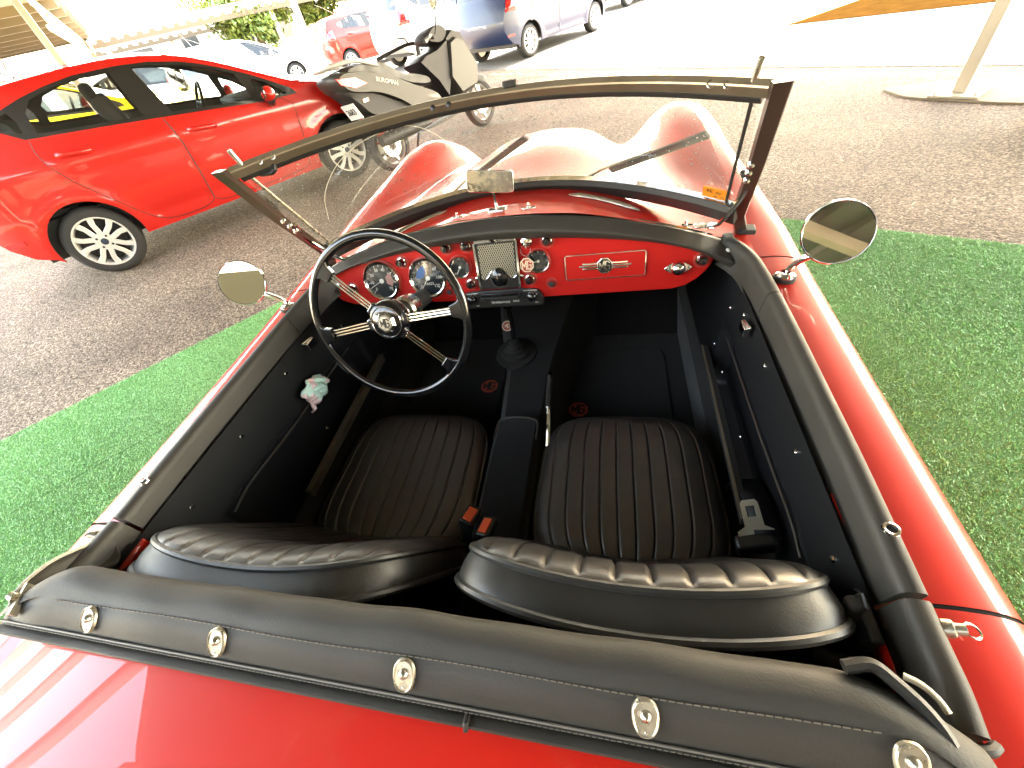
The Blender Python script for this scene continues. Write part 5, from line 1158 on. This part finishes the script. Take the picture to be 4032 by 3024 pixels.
def make_hatch(name):
    root = empty(name)
    for sg in (1,-1):
        side_mb('body', sg).build('body_side', M['red2'], root, smooth=50)
        for k in (0,1):
            d = side_mb('door%d' % k, sg).build('door', M['red2'], root, smooth=50)
            hs, hz = ((.286,.955) if k == 0 else (1.262,.868))
            X = sg*lat(hs,hz)
            q = MB(); q.tube(smooth_curve([(X-sg*.006,hs-.115,hz+.012),(X+sg*.020,hs-.085,hz+.010),(X+sg*.026,hs,hz+.002),(X+sg*.020,hs+.085,hz-.010),(X-sg*.006,hs+.115,hz-.014)],4), .021, 10, flat=.7, up=(1,0,0)); q.build('handle', M['red2'], d)
        for k in ('door0','door1','body'): side_mb(k, sg, .022).build('inner_lining', M['interior'], root, smooth=50)
        side_mb('trim', sg).build('window_trim', M['trim'], root, smooth=50)
        for k in range(4): side_mb('win%d' % k, sg, .004).build('side_window', M['glass_car'], root, smooth=50)
        for poly in (RD, FD):
            q = MB(); q.tube([(sg*(lat(*p)+.0003), p[0], p[1]) for p in poly], .0032, 5, closed=False); q.build('shut_line', M['rubber'], root)
        # door mirror
        q = MB(); q.lathe([(.0001,-.075),(.034,-.066),(.054,-.035),(.058,0),(.052,.028),(.04,.04),(.0001,.045)], (sg*.965,1.93,.975), (sg*.25,.15,.18), 18, ex=(0,1,0)); mr = q.build('door_mirror', M['red2'], root)
        q = MB(); q.tube([(sg*.84,1.95,.90),(sg*.89,1.935,.895),(sg*.955,1.925,.93)], [.03,.034,.045], 10); q.build('mirror_stem', M['blackp'], mr)
        q = MB(); q.prism(rrect(.13,.095,.03,4), (sg*.972,1.882,.985), (1,0,0), (0,.1,1), (0,-1,.1), .006); q.build('mirror_glass', M['mirror'], mr)
        for s in (0,FW): alloy(root, (sg*.715,s,.292), sg)
        # lights
        q = MB(); q.grid([[(sg*(lat(s_,z_)+.004),s_,z_) for s_ in (-.565,-.50,-.44,-.40)] for z_ in (.86,.95,1.04,1.10)] if False else [[(sg*(lat(-.60+.10*i+.03*j, .86+.085*j)+.005), -.60+.10*i*(1-.15*j)+.035*j, .86+.085*j) for i in range(4)] for j in range(4)]); q.build('tail_light', M['taillight'], root, smooth=50, solid=.008)
        q = MB(); q.grid([[(sg*(lat(s_,z0_+dz)+.004), s_, z0_+dz) for s_, z0_ in ((2.62,.80),(2.75,.765),(2.88,.72),(2.99,.67))] for dz in (0,.035,.065)]); q.build('headlight', M['headlight'], root, smooth=50, solid=.008)
        q = MB(); q.grid([[(sg*(lat(s_,z_)+.003), s_, z_) for s_ in (-.60,-.56,-.50,-.46)] for z_ in (.46,.495)]); q.build('rear_reflector', M['taillight'], root, smooth=0, solid=.006)
    # skin across the top, ends and glass
    zone = None; rows = []; zs = []
    def flush(zn, rws):
        if zn is None or len(rws) < 2: return
        m_ = M['glass_car'] if zn in ('windscreen','rear_window') else M['red2']
        mb = MB(); mb.grid(rws); mb.build(zn, m_, root, smooth=50)
    for (s, z, ds, dz, zn) in CH:
        X = lat(s,z); row = []
        for k in range(-12,13):
            t = k/12; e = 1-abs(t)**(2.4 if zn != 'x' else 2); row.append((X*t, s+ds*e, z+dz*e))
        rows.append(row)
        if zn: zs.append((zn, len(rows)-1))
    zs.append(('end', len(rows)-1))
    for (zn, i), (_, j) in zip(zs[:-1], zs[1:]): flush(zn, rows[i:j+1])
    # frame pillars round the glass
    for (i, j) in ((17,23),(6,8)):
        for sg in (0,-1):
            q = MB(); q.tube([rows[k][sg] for k in range(i,j+1)], .011, 8); q.build('screen_pillar', M['red2'], root)
    # floor pan, seats, facia, wheel
    q = MB(); q.box((0,1.2,.40), (1.36,3.3,.30)); q.box((0,2.62,.58), (1.2,.72,.3)); q.box((0,-.25,.55), (1.1,.5,.35)); q.build('underbody', M['rubber'], root)
    q = MB(); q.grid([[(x,s,z+.02-.04*abs(x)**2) for x in (-.55,-.3,0,.3,.55)] for s, z in ((1.30,1.36),(.9,1.405),(.4,1.40),(-.2,1.36))]); q.build('headliner', M['headliner'], root)
    q = MB(); q.box((0,1.92,.82), (1.36,.36,.24)); q.box((0,1.98,.93), (1.3,.4,.05)); q.build('facia', M['interior'], root, bevel=.04)
    for x in (-.36,.36):
        q = MB(); q.box((x,1.02,.66), (.50,.50,.16)); q.box((x,.74,.95), (.48,.15,.60), (V(1,0,0),V(0,.97,.25),V(0,-.25,.97))); q.box((x,.64,1.27), (.25,.09,.16)); q.build('front_seat', M['seatgrey'], root, bevel=.05)
    q = MB(); q.box((0,.12,.66), (1.24,.48,.16)); q.box((0,-.14,.94), (1.24,.14,.56), (V(1,0,0),V(0,.97,.25),V(0,-.25,.97))); q.build('rear_seat', M['seatgrey'], root, bevel=.05)
    q = MB(); c = V(-.36,1.50,.97); a1 = V(1,0,0); a2 = V(0,.42,.91); q.tube([c+a1*(.185*math.cos(a))+a2*(.185*math.sin(a)) for a in np.linspace(0,2*pi,33)[:-1]], .016, 8, closed=True)
    q.bar(c-a1*.17, c+a1*.17, .03, .02); q.bar(c, c-a2*.17, .03, .02); q.build('steering_wheel', M['blackp'], root)
    q = MB(); q.box((0,-.705,.66), (.50,.012,.11), (V(1,0,0),V(0,1,.1),V(0,-.1,1))); q.build('number_plate', M['plate'], root)
    q = MB(); q.tube([(0,.25,1.475),(0,-.05,1.66),(0,-.35,1.80)], [.006,.004,.003], 6); q.build('aerial', M['blackp'], root)
    return root
hub = V(-4.257,1.914,0); fu = V(math.sin(HH),math.cos(HH),0); fw_ = V(fu.y,-fu.x,0)
fiesta = make_hatch('hatchback')
fiesta.location = hub-fw_*.812; fiesta.rotation_euler = (0,0,-HH)
tag(fiesta, 'shiny red five door hatchback parked in the shade on the left', 'car')
REDP = M['red2']
def repaint(o, m, glassm=None):
    for ch in [o]+list(o.children_recursive):
        if ch.type == 'MESH' and ch.data.materials:
            if ch.data.materials[0] == REDP: ch.material_slots[0].link = 'OBJECT'; ch.material_slots[0].material = m
            elif glassm and ch.data.materials[0] == M['glass_car']: ch.material_slots[0].link = 'OBJECT'; ch.material_slots[0].material = glassm
def car_copy(name, lab, loc, head, paint, sc=(1,1,1), gl=None):
    c = copy_tree(fiesta); c.name = name; c.location = loc; c.rotation_euler = (0,0,-math.radians(head)); c.scale = sc
    tag(c, lab, 'car', 'cars parked round the lot')
    repaint(c, paint, gl or M['glass_dark']); return c
def place(rear_hub, head, sc=(1,1,1)):   # location so that the right rear hub stands at rear_hub
    h = math.radians(head); w_ = V(math.cos(h),-math.sin(h),0); return V(rear_hub[0],rear_hub[1],0)-w_*.812*sc[0]
car_copy('saloon_car', 'blue saloon with pale wheels standing in the sun behind the scooter', place((-1.39,10.77),31,(1.05,1.07,1.0)), 31, M['bluep'], (1.05,1.07,1.0))
car_copy('small_red_car', 'small red car seen from behind in the sun beside the slim post', place((-8.25,15.6),44), 44, M['red'], (1,.95,1.02), M['glass_car'])
car_copy('silver_car', 'silver estate with tall red tail lights behind the scooter', place((-4.75,13.4),37,(1.08,1.1,1.12)), 37, M['silverp'], (1.08,1.1,1.12))
car_copy('white_hatchback', 'white hatchback parked behind the bonnet of the red hatchback', place((-12.1,13.6),46), 46, M['whitep'], (1,1,1.02))
car_copy('yellow_car', 'bright yellow car seen through the rear window of the red hatchback', V(-9.9,5.0,0), 40, M['yellow'], (1,1,1.06))
car_copy('pale_car', 'pale car seen through the front window of the red hatchback', V(-9.2,9.9,0), 128, M['whitep'], (1,1,1))
car_copy('grey_car', 'grey car parked beyond the pale one in the hatchback window', V(-13.2,10.6,0), 46, M['silverp'], (1,1,1))
car_copy('dark_suv', 'dark blue car at the top of the picture beyond the saloon', place((-2.6,15.2),36,(1.05,1.05,1.1)), 36, M['darkp'], (1.05,1.05,1.1))
car_copy('far_white_car', 'white car far off in the sun, cut by the top edge', place((1.0,17.9),38), 38, M['whitep'], (1,1,1))
# ------------------------------------------------------------------ maxi scooter
SH = math.radians(29.2)
sco = empty('scooter', (-2.166,3.787,0), -SH, 'grey maxi scooter with a tall clear screen parked beyond the roadster windscreen', 'scooter')
sco.rotation_euler = (0, math.radians(-6), -SH)      # resting on its side stand
def slab(name, poly, w, m, par, x0=0.0, inset=.88, belly=.62, n=3):
    P_ = [(p.x,p.y) for p in smooth_curve([(a,b,0) for a,b in poly], n, closed=True)]
    cx = sum(p[0] for p in P_)/len(P_); cz = sum(p[1] for p in P_)/len(P_)
    rows = []
    for f_, k in ((-1,inset*.7),(-1,inset),(-belly,1),(belly,1),(1,inset),(1,inset*.7)):
        rows.append([(x0+f_*w, cx+(a-cx)*k, cz+(b-cz)*k) for a, b in P_])
    q = MB(); q.grid(rows, closev=True); N0 = len(P_)
    q.f += [tuple(range(N0)), tuple(reversed(range(5*N0,6*N0)))]
    return q.build(name, m, par, smooth=45)
tail = slab('tail_body', [(-.36,.97),(-.20,.985),(.14,.91),(.36,.82),(.60,.69),(.92,.53),(.90,.42),(.55,.46),(.34,.60),(.07,.74),(-.22,.81),(-.33,.87)], .20, M['scooter'], sco)
slab('under_tail', [(-.30,.86),(.05,.76),(.40,.58),(.85,.45),(.80,.30),(.30,.32),(.05,.52),(-.10,.60),(-.20,.72)], .15, M['scoterdark'], sco)
slab('seat', [(-.20,1.00),(.08,1.01),(.30,.95),(.48,.82),(.68,.77),(.86,.70),(.86,.64),(.60,.70),(.38,.80),(.10,.90),(-.18,.95)], .17, M['vinyl'], sco)
q = MB(); q.tube(smooth_curve([(-.17,.20,.95),(-.19,-.05,1.03),(-.17,-.30,1.04),(0,-.36,1.04),(.17,-.30,1.04),(.19,-.05,1.03),(.17,.20,.95)],5), .018, 8); q.build('grab_rail', M['alloy'], sco)
for s in (1,-1):
    q = MB(); q.prism([(-.34,.945),(-.12,.915),(.0,.835),(-.16,.825),(-.31,.885)][::-1 if s > 0 else 1], (s*.184,0,0), (0,1,0), (0,0,1), (s,0,0), .018); tl = q.build('tail_light', M['taillight'], sco, smooth=0, bevel=.006)
    q = MB(); q.prism([(-.26,.890),(-.15,.885),(-.08,.845),(-.17,.840),(-.24,.865)][::-1 if s > 0 else 1], (s*.199,0,0), (0,1,0), (0,0,1), (s,0,0), .008); q.build('indicator_lens', M['headlight'], tl, smooth=0)
obj('lettering', text_mesh('BURGMAN', .055, (.2035,.225,.800), (0,.935,-.355), (0,.355,.935), (1,0,0), .003), M['white'], tail)
q = MB(); q.box((.155,-.08,.715), (.012,.07,.03)); q.build('side_reflector', M['amber'], sco)
q = MB(); q.box((0,-.19,.655), (.24,.012,.15), (V(1,0,0),V(0,.93,.36),V(0,-.36,.93))); pt = q.build('number_plate', M['plate'], sco)
obj('lettering', text_mesh('2683', .085, (.0,-.200,.652), (1,0,0), (0,-.36,.93), (0,-.93,-.36), .003), M['print'], pt)
slab('leg_shield', [(1.10,.62),(1.24,.97),(1.36,1.00),(1.48,.95),(1.64,.66),(1.56,.46),(1.22,.42)], .20, M['scooter'], sco, inset=.84, belly=.5, n=1)
slab('inner_panel', [(.95,.64),(.75,.86),(.86,.90),(1.06,.92),(1.26,.985),(1.16,.62),(1.05,.45)], .165, M['scoterdark'], sco, inset=.9, belly=.7, n=1)
slab('front_fairing', [(1.22,.98),(1.36,1.05),(1.50,1.00),(1.60,.80),(1.46,.84)], .15, M['scoterdark'], sco, n=1)
slab('floorboard', [(.50,.42),(1.10,.40),(1.15,.28),(.50,.26)], .19, M['scoterdark'], sco)
q = MB(); rows = []
for z, s, w in ((1.02,1.46,.20),(1.14,1.40,.19),(1.24,1.30,.16),(1.30,1.20,.10)): rows.append([(w*t, s-.10*t*t, z) for t in np.linspace(-1,1,11)])
q.grid(rows); q.build('screen', M['clearscreen'], sco, smooth=180)
q = MB(); q.tube(smooth_curve([(-.37,.80,1.02),(-.22,.98,1.04),(-.08,1.12,1.01),(.08,1.12,1.01),(.22,.98,1.04),(.37,.80,1.02)],6), .016, 8); hbz = q.build('handlebar', M['scoterdark'], sco)
slab('handlebar_cover', [(1.0,1.0),(1.05,1.08),(1.22,1.12),(1.32,1.04),(1.20,.96)], .13, M['scoterdark'], sco)
for s in (1,-1):
    q = MB(); q.tube([(s*.37,.80,1.02),(s*.44,.66,1.00)], .019, 10); q.build('grip', M['rubber'], hbz)
    q = MB(); q.tube([(s*.30,.90,1.03),(s*.38,.78,1.01),(s*.45,.68,.99)], .006, 6); q.build('brake_lever', M['alloy'], hbz)
    q = MB(); q.tube([(s*.24,1.02,1.04),(s*.30,1.04,1.10 if s < 0 else 1.15),(s*.37,.98,1.13 if s < 0 else 1.25)], .007, 6); q.build('mirror_arm', M['scoterdark'], hbz)
    q = MB(); q.lathe([(.0001,-.02),(.05,-.014),(.066,0),(.06,.004)], (s*.40,.97,1.15 if s < 0 else 1.28), (-s*.15,-1,.1), 16); q.build('mirror_shell', M['scoterdark'], hbz)
    q = MB(); q.lathe([(.0001,.0045),(.058,.0045)], (s*.40,.97,1.15 if s < 0 else 1.28), (-s*.15,-1,.1), 16); q.build('mirror_glass', M['mirror_old'], hbz)
def swheel(c, r, w):
    q = MB(); q.lathe([(r*.74,-w/2),(r*.9,-w/2),(r,-w*.15),(r,w*.15),(r*.9,w/2),(r*.74,w/2)], c, (1,0,0), 36); t_ = q.build('wheel', M['tyre'], sco)
    q = MB(); q.lathe([(r*.76,-w*.3),(r*.70,-w*.2),(r*.70,w*.2),(r*.76,w*.3)], c, (1,0,0), 30)
    for k in range(5):
        a = 2*pi*k/5; d = V(0,math.cos(a),math.sin(a)); q.bar(V(c)+d*.03, V(c)+d*r*.72, .03, .03, up=(1,0,0))
    q.lathe([(.045,-w*.35),(.045,w*.35)], c, (1,0,0), 16); q.build('rim', M['alloy'], t_)
    q = MB(); q.lathe([(.06,w*.42),(.12,w*.42),(.12,w*.46),(.06,w*.46)], c, (1,0,0), 28); q.build('brake_disc', M['steel'], t_)
swheel((0,.08,.26), .26, .14); swheel((0,1.66,.27), .27, .11)
slab('front_mudguard', [(1.38,.36),(1.45,.52),(1.66,.58),(1.86,.50),(1.80,.46),(1.66,.52),(1.50,.46)], .07, M['scoterdark'], sco)
q = MB(); q.tube([(.19,-.12,.34),(.20,.30,.34),(.18,.62,.32)], [.055,.06,.03], 12); q.build('exhaust', M['rubber'], sco)
for s in (1,-1): q = MB(); q.tube([(s*.08,1.66,.27),(s*.08,1.52,.60)], .02, 8); q.build('fork_leg', M['alloy'], sco)
q = MB(); q.tube([(-.05,.62,.30),(-.22,.58,.02)], .014, 8); q.build('side_stand', M['rubber'], sco)
q = MB(); q.box((0,1.115,.72), (.012,.02,.07)); q.build('lock_key', M['plate'], sco)
# striped cone glimpsed between hatchback and scooter
cn2 = empty('traffic_cone', (-2.62,4.62,0), 0, 'small red and white cone standing between hatchback and scooter', 'cone')
q = MB(); q.box((0,0,.012), (.24,.24,.024)); q.build('base', M['rubber'], cn2, bevel=.005)
for z0, z1, m_ in ((.024,.14,'white'),(.14,.26,'orange'),(.26,.36,'white'),(.36,.46,'orange')):
    r_ = lambda z: .10-.16*z; q = MB(); q.lathe([(r_(z0),z0),(r_(z1),z1)], (0,0,0), n=20); q.build('band', M[m_], cn2)
# unidentified pointed object cut by the right edge, built as a plain tapered shell
tb = empty('tapered_object', (3.44,2.90,0), 0, 'unidentified dark tapered object with a pale pink top, cut by the right edge', 'tub')
q = MB(); q.lathe([(.10,0),(.16,.02),(.34,.42),(.36,.44),(.345,.45)], (0,0,0), n=5); q.build('shell', M['tub'], tb, smooth=0)
q = MB(); q.lathe([(.345,.45),(.30,.47),(.18,.52),(.0001,.53)], (0,0,0), n=5); q.build('lining', M['tubpink'], tb)
